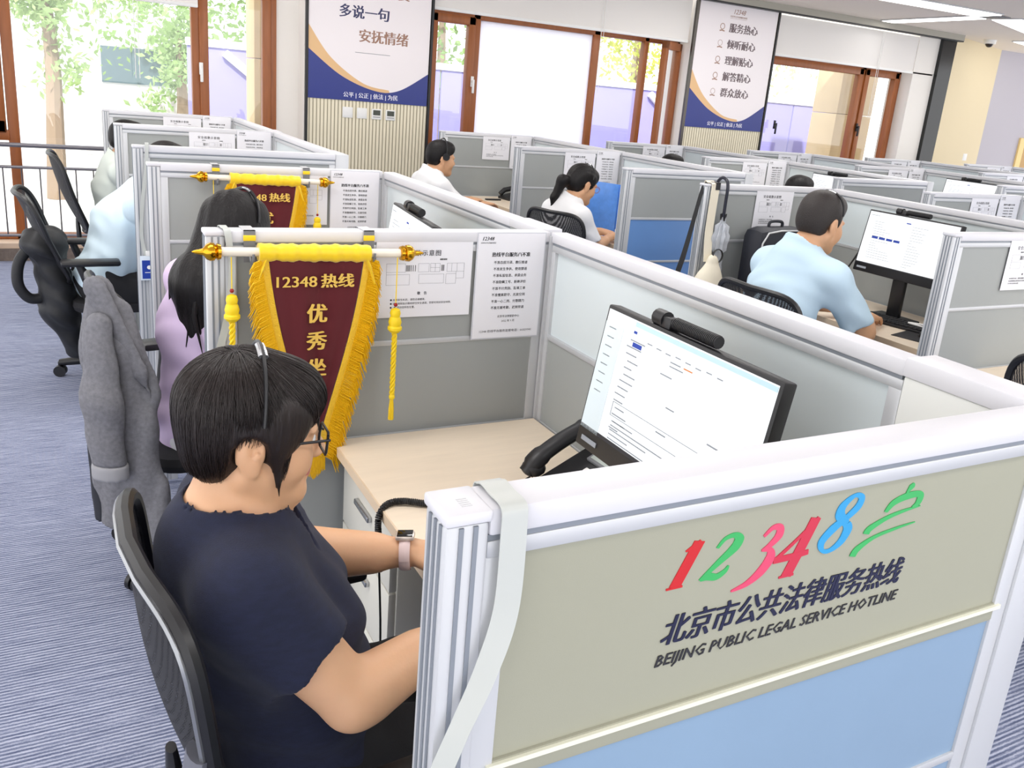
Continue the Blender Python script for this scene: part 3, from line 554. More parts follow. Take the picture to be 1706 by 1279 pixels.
# ---------------------------------------------------------------- monitors
SCR = emis('screen_white', (246, 250, 253), 1.0)
def mk_monitor(label, variant, loc, rz=0, tilt=9):
    # faces -x; local origin on the desk under the screen centre
    r = thing('monitor', label, 'monitor', loc, rz, 'office monitors'); W, Hh = .505, .305
    MB().box((-.09, -.11, 0), (.10, .11, .012), BLACK, .005).obj('base', r); MB().box((.03, -.035, .01), (.055, .035, .36), BLACK, .006).obj('stand_neck', r)
    T = Matrix.Translation((0, 0, .195)) @ Matrix.Rotation(math.radians(tilt), 4, 'Y')
    MB().box((0, -W / 2, 0), (.03, W / 2, Hh), BLACK, .004, T).box((.028, -W * .34, .03), (.062, W * .34, Hh - .06), BLACK, .012, T).obj('housing', r)
    s = MB().box((-.0012, -W / 2 + .008, .042), (.001, W / 2 - .008, Hh - .008), SCR, 0, T).obj('screen', r, False)
    TX = T @ Matrix.Rotation(-math.pi / 2, 4, 'Z'); p = MB(); sw, sh = W - .016, Hh - .05
    def q(u, v, du, dv, m): p.box((u * sw - sw / 2, -.0022, .042 + v * sh), ((u + du) * sw - sw / 2, -.0013, .042 + (v + dv) * sh), m, 0, TX)
    g = np.random.default_rng(variant); SB, SL, SN, SO = mat('ui_blue_pale', (196, 226, 240), .6), mat('ui_line', (150, 156, 164), .6), mat('ui_navy', (40, 70, 170), .6), mat('ui_orange', (226, 140, 80), .6)
    if variant == 1:
        q(.2, .955, .8, .035, SB); q(0, 0, .13, .9, mat('ui_side', (222, 236, 242), .6)); q(0, .0, .2, .02, SN) if 0 else None
        for i in range(8): q(.03, .86 - i * .075, .05, .009, SL)
        for i in range(14): q(.17 + g.uniform(0, .04), .84 - i * .055, g.uniform(.05, .1), .009, SL)
        q(.21, .80, .06, .034, SN); q(.2, .9, .02, .02, SN)
        for i in range(8): q(.3 + .06 * i, .87 - .004 * (i % 3), .03, .008, SL)
        q(.46, .82, .06, .009, SL); q(.54, .82, .05, .009, SO); q(.46, .79, .08, .008, SL); q(.42, .71, .07, .009, SL)
        q(.5, .5, .05, .009, SL); q(.48, .3, .06, .009, SL); q(.76, .42, .09, .01, SL); q(.18, .22, .62, .004, SL); q(.18, .33, .62, .004, SL); q(.18, .22, .002, .11, SL); q(.8, .22, .002, .11, SL)
        for i in range(5): q(.2, .18 - i * .035, g.uniform(.1, .4), .008, SL)
        q(0, 0, 1, .03, mat('ui_taskbar', (40, 40, 46), .5))
        for i in range(4): q(.012 + .025 * i, .006, .014, .018, WHITEP)
    else:
        q(.02, .93, .1, .008, SL); q(.44, .88, .05, .02, SN)
        for i in range(4): q(.1 + .085 * i, .5, .07, .045, SN)
        for i in range(16): q(.08 + g.uniform(0, .02), .82 - i * .046, g.uniform(.06, .3), .006, SL); q(.52, .84 - i * .05, g.uniform(.04, .2), .006, SL)
        q(0, 0, 1, .02, mat('ui_taskbar', (40, 40, 46), .5))
    p.obj('page', s, False)
    b = MB().box((-.0015, W / 2 - .075, .016), (-.0002, W / 2 - .02, .026), SL, 0, T); b.obj('maker_mark', r, False)
    for rot_ in (0,):
        l = MB(); Z = Matrix.Translation((.012, .02, Hh + .014)); R_ = T @ Z
        l.tube([(0, .055, .0), (0, .085, 0)], .016, BLACK, 14, R_); l.box((-.012, .03, -.014), (.016, .062, .008), BLACK, .003, R_); l.tube([(0, .03, 0), (0, -.095, 0)], .0115, BLACKM, 14, R_)
        for i in range(28): l.tube([(0, .027 - i * .0043, 0), (0, .025 - i * .0043, 0)], .0127, BLACK, 12, R_)
        l.obj('sound_bar', r)
    return r
mk_monitor('large monitor showing a form, in front of the frosted screen nearest the camera', 1, (.655, .565, HD))
mk_monitor('dark edged monitor behind the pennant screen, showing only its top', 2, (.665, 1.41 + .60, HD), math.radians(-6))
mk_monitor('monitor with four blue buttons before the man in light blue', 3, (2.587 + .625, 1.44 + .67, HD), math.radians(2))
mk_monitor('white screened monitor in the third row behind a blank end screen', 4, (4.289 + .66, 4.2, HD))
mk_monitor('white screened monitor in the third row near the right edge, with sound bar', 5, (4.289 + .68, 2.1 + .7, HD)) if 0 else None
mk_monitor('white screened monitor farthest right, with dark sound bar on top', 5, (6.04 + .66, 4.3, HD))
def smooth3(P, n=10):
    P = [Vector(p) for p in P]; out = []
    for i in range(len(P) - 1):
        p0, p1, p2, p3 = P[max(i - 1, 0)], P[i], P[i + 1], P[min(i + 2, len(P) - 1)]
        for k in range(n):
            t = k / n; out.append(.5 * ((2 * p1) + (p2 - p0) * t + (2 * p0 - 5 * p1 + 4 * p2 - p3) * t * t + (3 * p1 - p0 - 3 * p2 + p3) * t ** 3))
    return out + [P[-1]]
# ---------------------------------------------------------------- phone and cords of the front desk
ph = thing('desk_phone', 'black desk phone beside the large monitor', 'phone', (.775, .935, HD), math.radians(4))
MB().prism([(-.10, 0), (.10, 0), (.10, .105), (-.10, .02)], .20, BLACK, Matrix.Translation((0, -.13, 0))).obj('body', ph, ang=20)
S_ = Matrix.Translation((0, 0, .063)) @ Matrix.Rotation(-math.atan2(.085, .20), 4, 'Y')
MB().box((.02, -.10, -.004), (.095, .03, .006), GREYP, .003, S_).box((.028, -.092, .004), (.088, .022, .0068), mat('lcd_grey', (176, 186, 180), .3), 0, S_).obj('display', ph)
kp = MB()
for i in range(4):
    for j in range(3): kp.box((-.08 + i * .022, -.08 + j * .03, 0), (-.066 + i * .022, -.06 + j * .03, .006), WHITEP, .002, S_)
kp.obj('keypad', ph)
hs = MB().tube(smooth3([(-.115, .085, .035), (-.085, .085, .068), (-.02, .085, .105), (.05, .085, .130), (.10, .085, .132)], 6), [.022] * 4 + [.027] * 4 + [.023] * 9 + [.027] * 5 + [.02] * 3, BLACK, 14, flat=.8)
hs.ell((-.095, .085, .045), (.030, .030, .020), BLACK, 14, 8).ell((.085, .085, .112), (.030, .030, .022), BLACK, 14, 8).obj('handset', ph)
def coil(P, r, pitch, m, wire=.0016):
    P = smooth3(P, 30); out = []; acc = 0
    for i in range(len(P) - 1):
        a, b = P[i], P[i + 1]; t = (b - a); L = t.length; t = t / L; u = t.orthogonal().normalized()
        u = Vector((0, 0, 1)).cross(t).normalized() if abs(t.z) < .95 else Vector((0, 1, 0)); w = t.cross(u); n = max(2, int(L / pitch * 8))
        for k in range(n):
            acc += L / n / pitch; ang = 2 * math.pi * acc; out.append(a + t * (L * k / n) + u * (math.cos(ang) * r) + w * (math.sin(ang) * r))
    return out
cr = thing('coiled_cable', 'black coiled cord running along the desk and over its edge', 'cord', (.5, .9, HD))
O_ = Matrix.Translation((-.5, -.9, -HD))
MB().tube(coil([(.50, .925, HD + .008), (.42, .97, HD + .008), (.335, 1.015, HD + .009), (.292, 1.0, HD - .005), (.285, .985, HD - .06), (.284, .97, HD - .12)], .0062, .0042, BLACK), .0021, BLACK, 5, O_).obj('coil', cr)
MB().tube(smooth3([(.672, 1.02, HD + .02), (.64, 1.02, HD + .004), (.55, .97, HD + .003), (.50, .925, HD + .006)]), .0022, BLACK, 6, O_).obj('lead', cr)
MB().tube(smooth3([(.284, .97, HD - .12), (.282, .94, HD - .25), (.27, .90, HD - .36), (.25, .86, HD - .42)]), .0025, BLACK, 6, O_).tube([(.283, .965, HD - .10), (.283, .962, HD - .125)], .007, BLACK, 10, O_).tube([(.262, .885, HD - .38), (.25, .86, HD - .43)], [.008, .005], BLACK, 10, O_).obj('plug', cr)
def mk_keyboard(label, loc, rz):
    r = thing('keyboard', label, 'keyboard', loc, rz, 'keyboards')               # long axis y
    MB().box((-.07, -.22, 0), (.07, .22, .014), BLACK, .005).obj('case', r); k = MB()
    for i in range(5):
        for j in range(20): k.box((-.062 + i * .025, -.212 + j * .0213, .014), (-.042 + i * .025, -.194 + j * .0213, .021), BLACKM, .002)
    k.obj('keys', r); return r
kb0 = mk_keyboard('black keyboard on the near desk, under the hands of the woman in navy', (.45, .56, HD), 0)
dup(kb0, (3.17, 2.02, HD), math.radians(12), 'black keyboard under the hands of the man in light blue')
pd = MB().box((-.11, -.11, 0), (.11, .11, .003), BLACKM, .001).obj('mouse_pad', None, loc=(3.10, 1.80, HD)); tag(pd, 'black mouse pad on the desk of the man in light blue', 'mouse pad'); pd.rotation_euler = (0, 0, .25)
ms = thing('mouse', 'black computer mouse on the mouse pad', 'mouse', (3.12, 1.81, HD + .003), .2); MB().ell((0, 0, .0), (.055, .032, .034), BLACK, 20, 12).obj('shell', ms); MB().tube([(.03, 0, .03), (.042, 0, .024)], .004, GREYP, 8).obj('wheel', ms)
MB().tube(smooth3([(3.17, 1.81, HD + .012), (3.2, 1.86, HD + .02), (3.16, 1.95, HD + .03), (3.25, 1.82, HD + .03), (3.36, 1.72, HD + .02)]), .004, WHITEP, 8).obj('white_cable'); tag(COL.objects['white_cable'], 'white cable beside the black mouse', 'cable')
MB().tube(smooth3([(3.29, 2.4, HD + .30), (3.24, 2.48, HD + .1), (3.1, 2.5, HD + .02), (2.95, 2.45, HD + .03), (2.9, 2.42, HD + .07)]), .0045, BLACK, 8).obj('black_cable'); tag(COL.objects['black_cable'], 'black cable hanging under the monitor of the man in light blue', 'cable')
# items on the far desks of the second row
def small_phone(label, loc, rz):
    r = thing('desk_phone', label, 'phone', loc, rz); MB().prism([(-.09, 0), (.09, 0), (.09, .06), (-.09, .02)], .18, BLACK, Matrix.Translation((0, -.09, 0))).obj('body', r, ang=20)
    MB().tube([(-.09, .06, .04), (-.05, .06, .075), (.05, .06, .095), (.1, .06, .08)], [.022, .022, .02, .024], BLACK, 10).obj('handset', r)
small_phone('black desk phone beside the man in a white shirt', (2.587 + .62, 4.93 + 1.22, HD), .1)
bx = MB().box((-.07, -.02, 0), (.07, .02, .012), BLACK, .004).obj('remote_control', None, loc=(2.587 + .40, 4.93 + 1.15, HD)); tag(bx, 'small black object lying on the desk of the man in a white shirt', 'remote')
bx = MB().box((-.06, -.04, 0), (.06, .04, .008), BLACK, .003).obj('smartphone', None, loc=(2.587 + .55, 4.93 + .95, HD)); tag(bx, 'black phone lying near the screen edge on that far desk', 'phone')
fo = thing('blue_folder', 'bright blue plastic folder standing beside the woman with a ponytail', 'folder', (2.587 + .42, 4.44, HD), math.radians(-66)); FB = mat('folder_blue', (92, 150, 238), .25, var=.1, vscale=30)
MB().box((-.15, -.012, 0), (.15, -.008, .36), FB, .001).box((-.15, .008, 0), (.15, .012, .36), FB, .001).obj('cover', fo); MB().box((-.155, -.012, 0), (-.15, .012, .36), FB).obj('spine', fo)
tb = thing('tissue_box', 'small pale box with a tissue beside the blue folder', 'box', (2.587 + .42, 4.06, HD), .1); MB().box((-.055, -.07, 0), (.055, .07, .09), mat('box_pale', (214, 220, 226), .5), .004).obj('box', tb); MB().tube([(0, 0, .09), (.01, .01, .12), (.0, .03, .16)], [.03, .045, .01], PAPER, 7, flat=.4).obj('tissue', tb)
# ---------------------------------------------------------------- office chairs
FRM = mat('chair_silver', (150, 152, 156), .3, .7)
SEATF = mat('seat_fabric', (30, 30, 34), .9, bump=.2, bscale=400)
def mk_chair(label, loc, rz, recl=14, silver=True, bh=.52, z_seat=.46, flare=0, armx=0, bracket=False, star=.3, curv=.055):
    # faces +x; origin on the floor under the column
    r = thing('office_chair', label, 'chair', loc, rz, 'black mesh office chairs'); R_ = math.radians(recl)
    MB().tube([(0, 0, .07), (0, 0, .30)], .028, BLACK, 14).tube([(0, 0, .3), (0, 0, z_seat - .06)], .018, CHROME, 12).obj('gas_column', r)
    for i in range(5):
        a = 2 * math.pi * i / 5 + star; c, s = math.cos(a), math.sin(a)
        lg_ = MB().tube([(0, 0, .11), (c * .14, s * .14, .10), (c * .30, s * .30, .075)], [.03, .026, .018], BLACK, 10).tube([(c * .30, s * .30, .08), (c * .30, s * .30, .05)], .01, BLACK, 8).obj('leg', r)
        w_ = MB()
        for q in (-.013, .013): w_.tube([(c * .30 + s * (q - .008), s * .30 - c * (q - .008), .03), (c * .30 + s * (q + .008), s * .30 - c * (q + .008), .03)], .03, BLACK, 14)
        w_.obj('caster', lg_)
    def seat(u, v):
        a = u * 2 * math.pi; ca, sa = math.cos(a), math.sin(a); k = lambda t: math.copysign(abs(t) ** .5, t); t = [0, .55, .97, 1, .96, 0][min(5, int(v * 5 + .5))]; z = [.045, .05, .035, .012, -.012, -.016][min(5, int(v * 5 + .5))]
        return (.02 + .245 * k(ca) * t, .245 * k(sa) * t, z_seat - .03 + z - (.02 if ca > .6 and t > .9 else 0))
    MB().grid(seat, 28, 6, SEATF, closeu=True).obj('seat', r); MB().box((-.12, -.1, z_seat - .075), (.1, .1, z_seat - .045), BLACK, .01).obj('seat_plate', r)
    # back: rounded shell, reclined
    B = Matrix.Translation((-.21, 0, z_seat + .10)) @ Matrix.Rotation(-R_, 4, 'Y'); hw = .235
    def bk(y, z): return (-curv * (1 - (y / hw) ** 2) + .03 - .02 * math.sin(z / bh * math.pi) * 1.2 - flare * max(0, z / bh - .55) ** 2, y, z)
    def outline(a):
        ca, sa = math.cos(a), math.sin(a); k = lambda t: math.copysign(abs(t) ** .45, t); z = bh / 2 + bh / 2 * k(sa); wd_ = hw * (.86 + .14 * min(1, z / bh * 1.4)); return bk(wd_ * k(ca), z)
    n = 48; loop = [outline(2 * math.pi * i / n) for i in range(n + 1)]
    MB().tube(loop, .0125, BLACK, 8, B, cap=False).obj('back_frame', r)
    if silver:
        out = [(x - .012, y * 1.02, z) for x, y, z in loop]; MB().tube(out, .0045, FRM, 6, B, cap=False).obj('frame_trim', r)
    def mesh_(u, v):
        z = bh * (.02 + .96 * v); k = 1 - abs(2 * v - 1) ** 5 * .22; wd_ = hw * (.86 + .14 * min(1, z / bh * 1.4)) * k; return bk(wd_ * (2 * u - 1) * .98, z)
    MB().grid(mesh_, 14, 14, MESHB, B).obj('mesh_back', r)
    MB().tube([(-.06, 0, z_seat - .06), (-.2, 0, z_seat - .05), (-.262, 0, z_seat + .03), (-.265, 0, z_seat + .11), (-.27, 0, z_seat + .17)], [.03, .03, .028, .024, .014], BLACK, 10, flat=.6).obj('back_spine', r)
    if bracket: MB().tube(smooth3([(-.27, -.21, z_seat + .33), (-.292, -.225, z_seat + .2), (-.275, -.235, z_seat + .05), (-.2, -.23, z_seat - .04), (-.06, -.15, z_seat - .06)]), .03, mat('bracket_grey', (104, 106, 116), .45), 12, flat=.45).obj('back_bracket', r)
    for s in (-1, 1):
        a_ = MB().tube([(-.06, s * .2, z_seat - .05), (-.06, s * .29, z_seat - .04), (-.04 + armx * .6, s * .295, z_seat + .08), (-.03 + armx, s * .285, z_seat + .218)], [.018, .02, .022, .018], BLACK, 10, flat=.7).obj('armrest', r)
        MB().box((-.11 + armx, s * .285 - .042, z_seat + .215), (.15 + armx, s * .285 + .042, z_seat + .243), BLACK, .012).obj('arm_pad', a_)
    return r
# ---------------------------------------------------------------- people: smooth blended volumes meshed as one surface
V = lambda *a: np.array(a, float)
def unit(v): v = np.asarray(v, float); return v / np.linalg.norm(v)
class Vol:
    def __init__(s, lo, hi, h):
        s.lo = V(*lo); s.h = h; s.n = np.ceil((V(*hi) - s.lo) / h).astype(int) + 1; s.F = np.full(s.n, 1.0, np.float32)
    def grid(s, a, b):
        i0 = np.clip(np.floor((a - s.lo) / s.h).astype(int), 0, s.n - 1); i1 = np.clip(np.ceil((b - s.lo) / s.h).astype(int) + 1, 1, s.n)
        sl = tuple(slice(p, q) for p, q in zip(i0, i1))
        if any(q <= p for p, q in zip(i0, i1)): return sl, None
        ax = [s.lo[k] + s.h * np.arange(i0[k], i1[k]) for k in range(3)]
        return sl, np.stack(np.meshgrid(*ax, indexing='ij'), -1)
    def put(s, d, sl, k):
        a = s.F[sl]
        if k > 0: hh = np.maximum(k - np.abs(a - d), 0) / k; s.F[sl] = np.minimum(a, d) - hh * hh * k * .25
        else: s.F[sl] = np.minimum(a, d)
    def ell(s, c, r, R=None, k=.02, g=0, sub=False, clip=None):
        c = V(*c); r = V(*r) + g; m = float(max(r)) + .06; sl, P = s.grid(c - m, c + m)
        if P is None: return s
        q = P - c
        if R is not None: q = q @ R
        k0 = np.linalg.norm(q / r, axis=-1); k1 = np.linalg.norm(q / (r * r), axis=-1) + 1e-9; d = k0 * (k0 - 1) / k1
        if clip: d = np.maximum(d, (P - V(*clip[0])) @ V(*clip[1]))
        if sub: s.F[sl] = np.maximum(s.F[sl], -d)
        else: s.put(d, sl, k)
        return s
    def cone(s, a, b, ra, rb, k=.02, g=0, clip=None, fl=None, sub=False):   # tapered limb; clip=(point, normal) cuts a flat end; fl=(axis, factor) flattens
        a, b = V(*a), V(*b); ra += g; rb += g; m = max(ra, rb) * 1.3 + .06; sl, P = s.grid(np.minimum(a, b) - m, np.maximum(a, b) + m)
        if P is None: return s
        ab = b - a; t = np.clip(((P - a) @ ab) / (ab @ ab), 0, 1); q = P - a - t[..., None] * ab
        if fl is not None: ax = unit(fl[0]); c_ = q @ ax; q = q + (c_ * (fl[1] - 1))[..., None] * ax
        d = np.linalg.norm(q, axis=-1) - (ra + (rb - ra) * t)
        if clip is not None: d = np.maximum(d, (P - V(*clip[0])) @ unit(clip[1]))
        if sub: s.F[sl] = np.maximum(s.F[sl], -d)
        else: s.put(d, sl, k)
        return s
    def cut(s, p, n): sl, P = s.grid(s.lo, s.lo + s.n * s.h); s.F = np.maximum(s.F, ((P - V(*p)) @ unit(n)).astype(np.float32)); return s
    def folds(s, fn): sl, P = s.grid(s.lo, s.lo + s.n * s.h); s.F = s.F + fn(P).astype(np.float32); return s
    def surf(s):
        F = s.F; nx, ny, nz = F.shape; F = F.copy(); F[0] = F[-1] = 1; F[:, 0] = F[:, -1] = 1; F[:, :, 0] = F[:, :, -1] = 1
        ins = F < 0; acc = np.zeros((nx - 1, ny - 1, nz - 1, 3)); cnt = np.zeros((nx - 1, ny - 1, nz - 1))
        def sub(a, d): return a[d[0]:nx - 1 + d[0], d[1]:ny - 1 + d[1], d[2]:nz - 1 + d[2]]
        for ax in range(3):
            o = [k for k in range(3) if k != ax]
            for u in (0, 1):
                for w in (0, 1):
                    d0 = [0, 0, 0]; d0[o[0]] = u; d0[o[1]] = w; d1 = list(d0); d1[ax] = 1
                    f0, f1 = sub(F, d0), sub(F, d1); x = (f0 < 0) != (f1 < 0); t = np.where(x, f0 / np.where(x, f0 - f1, 1), 0)
                    for k in range(3): acc[..., k] += np.where(x, d0[k] + (t if k == ax else 0), 0)
                    cnt += x
        act = cnt > 0; idx = -np.ones(act.shape, int); I = np.argwhere(act); idx[act] = np.arange(len(I))
        vs = (I + acc[act] / cnt[act][:, None]) * s.h + s.lo; fs = []
        for ax in range(3):
            o = [(1, 2), (2, 0), (0, 1)][ax]; sl0 = [slice(None)] * 3; sl1 = [slice(None)] * 3; sl0[ax] = slice(0, -1); sl1[ax] = slice(1, None)
            e0, e1 = ins[tuple(sl0)], ins[tuple(sl1)]; E = np.argwhere(e0 != e1); E = E[(E[:, o[0]] > 0) & (E[:, o[1]] > 0)]
            E = E[(E[:, o[0]] < idx.shape[o[0]]) & (E[:, o[1]] < idx.shape[o[1]])]
            if not len(E): continue
            fl = e0[tuple(E.T)]; du = np.zeros(3, int); du[o[0]] = 1; dv = np.zeros(3, int); dv[o[1]] = 1
            q = np.stack([idx[tuple((E - du - dv).T)], idx[tuple((E - dv).T)], idx[tuple(E.T)], idx[tuple((E - du).T)]], 1); q[~fl] = q[~fl][:, ::-1]; fs.append(q)
        return vs, np.concatenate(fs)
    def obj(s, name, m, parent=None, smooth=2, paint=None):
        vs, fs = s.surf()
        for _ in range(smooth):          # light Laplacian relaxation
            a = np.zeros_like(vs); c = np.zeros(len(vs))
            for i in range(4):
                j = (i + 1) % 4; np.add.at(a, fs[:, i], vs[fs[:, j]]); np.add.at(a, fs[:, j], vs[fs[:, i]]); np.add.at(c, fs[:, i], 1); np.add.at(c, fs[:, j], 1)
            vs = vs * .5 + a / c[:, None] * .5
        off = np.array(parent.location) + (np.array(parent.parent.location) if parent.parent else 0) if parent else 0
        me = bpy.data.meshes.new(name); me.from_pydata((vs - off).tolist(), [], fs.tolist()); ml = m if isinstance(m, list) else [m]
        for q in ml: me.materials.append(q)
        if paint: me.polygons.foreach_set('material_index', paint(vs[fs].mean(1)).astype(np.int32))
        me.polygons.foreach_set('use_smooth', [True] * len(me.polygons)); me.update(); o = bpy.data.objects.new(name, me); COL.objects.link(o)
        if parent: o.parent = parent
        return o
def frame_of(yaw, pitch, roll=0):      # columns forward, left, up
    return np.array((Matrix.Rotation(yaw, 3, 'Z') @ Matrix.Rotation(pitch, 3, 'Y') @ Matrix.Rotation(roll, 3, 'X')))
def head_prims(vol, C, R, s=1.0, fat=1.0, female=True):
    w = lambda p: C + R @ (V(*p) * s); e = lambda c, r, k=.02, **kw: vol.ell(w(c), V(*r) * s, R, k=k * s, **kw); cn = lambda a, b, ra, rb, k=.02, **kw: vol.cone(w(a), w(b), ra * s, rb * s, k=k * s, **kw)
    e((-.012, 0, .045), (.096, .076, .084)); e((.036, 0, -.018), (.058, .062 * fat, .092), .03)
    for y in (1, -1):
        cn((-.012, .054 * y * fat, -.05), (.066, .017 * y, -.098), .021, .018, .03); e((.06, .037 * y * fat, -.032), (.032, .027, .034), .025); e((.086, .030 * y, .022), (.012, .028, .010), .015)
        e((.096, .032 * y, .002), (.014, .017, .011), .008, sub=True); e((.083, .032 * y, .002), (.0125, .0145, .0125), .004)
        # ear: rim, bowl, lobe
        e((-.012, .079 * y, -.004), (.024, .011, .036), .006); e((-.004, .090 * y, .001), (.012, .009, .020), 0, sub=True); e((-.003, .087 * y, -.006), (.006, .006, .008), .004); e((-.006, .079 * y, -.036), (.011, .008, .011), .008)
    e((.074, 0, -.100), (.020, .024, .018), .03); cn((.098, 0, .006), (.114, 0, -.028), .008, .0115, .015)
    for y in (1, -1): e((.104, .012 * y, -.034), (.010, .008, .008), .008)
    e((.094, 0, -.057), (.011, .022, .0065), .008); e((.092, 0, -.070), (.011, .020, .0075), .008); e((.108, 0, -.0633), (.012, .020, .0016), .003, sub=True)
def hand_prims(vol, wr, d, n, side, curl=.5, s=1.0):
    # wr wrist, d pointing direction, n back-of-hand normal, side +1 when the thumb lies on +cross(n, d)
    d = unit(d); n = unit(n - d * (n @ d)); t = np.cross(n, d) * side; w = lambda a, b, c: wr + (d * a + t * b + n * c) * s
    R = np.stack([d, t, n], 1); vol.ell(w(.045, 0, 0), V(.052, .040, .017) * s, R, k=.012); vol.cone(w(-.01, 0, 0), w(.03, 0, 0), .024 * s, .024 * s, k=.015, fl=(n, 1.25))
    for b, L in ((.030, .068), (.010, .078), (-.011, .072), (-.030, .056)):
        a0 = w(.085, b, .002); a1 = a0 + (d * math.cos(curl) - n * math.sin(curl)) * L * .48 * s + t * b * .10; a2 = a1 + (d * math.cos(curl * 2.2) - n * math.sin(curl * 2.2)) * L * .30 * s; a3 = a2 + (d * math.cos(curl * 2.9) - n * math.sin(curl * 2.9)) * L * .22 * s
        vol.cone(a0, a1, .0092 * s, .0085 * s, k=.005); vol.cone(a1, a2, .0085 * s, .0078 * s, k=.003); vol.cone(a2, a3, .0078 * s, .0066 * s, k=.003)
    b0 = w(.018, .030, -.004); b1 = w(.052, .055, -.014); b2 = w(.078, .058, -.022); vol.cone(b0, b1, .013 * s, .0105 * s, k=.012); vol.cone(b1, b2, .0105 * s, .008 * s, k=.004)
def build_person(label, P, h=.009, skin=SKIN2, shirt=None, pants=PANTB, shoes=True, female=False, fat=1.0, hb=1.0, sleeve=.62, collar=False, neck_open=None, extra=None, hands=True, hs=1.0, hem=.0, foldamp=.0035, pants_cut=True):
    J = {k: V(*v) for k, v in P.items() if k not in ('yaw', 'pitch', 'roll', 'curl')}
    Rh = frame_of(P.get('yaw', 0), P.get('pitch', 0), P.get('roll', 0))
    root = thing('person', label, 'person', tuple(J['pel'] * (1, 1, 0)))
    pts = np.array(list(J.values())); lo, hi = pts.min(0) - .2, pts.max(0) + .2; lo[2] = max(lo[2], -.01)
    Lax = unit(J['shL'] - J['shR']); up = unit(J['neck'] - J['chest']); Fw = unit(np.cross(Lax, up)); Rt = np.stack([Fw, np.cross(up, Fw), up], 1)
    up2 = unit(J['chest'] - J['pel']); Lp = unit(J['hipL'] - J['hipR']); Fp = unit(np.cross(Lp, up2)); Rp = np.stack([Fp, np.cross(up2, Fp), up2], 1)
    def torso(v, g=0, k=.05):
        f = fat; mid = (J['pel'] + J['chest']) / 2; mid = mid + P.get('slump', 0) * Fp if 'slump' in P else mid
        v.ell(J['pel'], V(.115 * f, .165 * f, .12), Rp, k=k, g=g); v.ell(mid + Fp * .012, V(.112 * f, .145 * f, .15), Rp, k=k, g=g)
        v.ell(J['chest'], V(.108 * f, .152 * f, .15), Rt, k=k, g=g); nb = J['neck'] - up * .045
        for s_ in ('shL', 'shR'): v.cone(nb, J[s_], .062 * f, .050 * f, k=.06, g=g); v.cone(nb + up * .02 - Fw * .01, J[s_] * .6 + nb * .4 + up * .006, .05, .04, k=.05, g=g)
        v.cone(nb - Fw * .03, J['chest'] - Fw * .035, .07, .095 * f, k=.06, g=g); v.cone(J['neck'], J['neck'] - up * .05, .056, .072, k=.04, g=g)
        if female:
            for s_ in (1, -1): v.ell(J['chest'] + Fw * .068 * f + Lax * .068 * s_ - up * .015, V(.052, .062, .058) * f, Rt, k=.05, g=g)
    def legs(v, g=0):
        for s_ in 'LR': v.cone(J['hip' + s_], J['kn' + s_], .088 * fat, .06, k=.05, g=g); v.cone(J['kn' + s_], J['an' + s_], .058, .042, k=.03, g=g)
    b = Vol(lo, hi, h); torso(b)
    for s_ in 'LR':
        b.cone(J['sh' + s_], J['el' + s_], .052 * fat, .042 * fat ** .5, k=.035); b.cone(J['el' + s_], J['wr' + s_], .042 * fat ** .5, .026, k=.012)
        el = J['el' + s_]; wv = unit(J['wr' + s_] - el); b.cone(el + wv * .03, el + wv * .12, .043 * fat ** .5, .036, k=.02)
        if hands: hand_prims(b, J['wr' + s_], J['ha' + s_] - J['wr' + s_], V(0, 0, 1), 1 if s_ == 'R' else -1, P.get('curl', .5), hs)
        b.cone(J['hip' + s_], J['kn' + s_], .078 * fat, .052, k=.05); b.cone(J['kn' + s_], J['an' + s_], .05, .035, k=.03); b.cone(J['an' + s_], J['an' + s_] + Fp * .12 - V(0, 0, .04), .036, .03, k=.02)
    hc = J['head']; b.cone(hc + Rh @ V(-.028, 0, -.045) * hb, J['neck'], .050 * hb * fat ** .3, .058 * fat ** .3, k=.03)
    head_prims(b, hc, Rh, hb, 1.0 + (fat - 1) * .6, female)
    lipC = hc + Rh @ (V(.100, 0, -.0645) * hb); lm = [skin, LIP]
    bo = b.obj('body', lm, root, 1, lambda c: (np.linalg.norm(((c - lipC) @ Rh) / (V(.02, .024, .0125) * hb), axis=1) < 1) & True)
    # eyes
    for s_ in (1, -1):
        c = hc + Rh @ (V(.0845, .032 * s_, .002) * hb) - V(*root.location); e = MB().ell((0, 0, 0), (.0118, .0118, .0118), WHITEP, 14, 10); e.ell((.0055, 0, 0), (.0068, .0062, .0062), BLACK, 12, 8)
        e.obj('eye', root).matrix_local = Matrix.Translation(c) @ Matrix(Rh.tolist()).to_4x4()
    if shirt:
        v = Vol(lo, hi, h); torso(v, .011)
        for s_ in 'LR':
            a, e_ = J['sh' + s_], J['el' + s_]
            if sleeve < 1: pt = a + (e_ - a) * sleeve; v.cone(a, e_, .050 * fat, .053 * fat, k=.05, g=.012, clip=(pt, e_ - a))
            else:
                v.cone(a, e_, .060 * fat, .05 * fat, k=.04, g=.006); pt = e_ + (J['wr' + s_] - e_) * (sleeve - 1); v.cone(e_, J['wr' + s_], .05, .036, k=.02, g=.006, clip=(pt, J['wr' + s_] - e_))
        def folds(p):
            q = (p - J['pel']) @ Rp; r_ = np.sin(q[..., 2] * 62 + np.sin(q[..., 1] * 17) * 1.6 + q[..., 0] * 26) * np.sin(q[..., 1] * 21 + q[..., 2] * 11 + 1) + .6 * np.sin(q[..., 0] * 55 + q[..., 1] * 38 + q[..., 2] * 24)
            return foldamp * r_ * np.clip((J['neck'][2] - .03 - p[..., 2]) * 9, 0, 1)
        v.folds(folds)
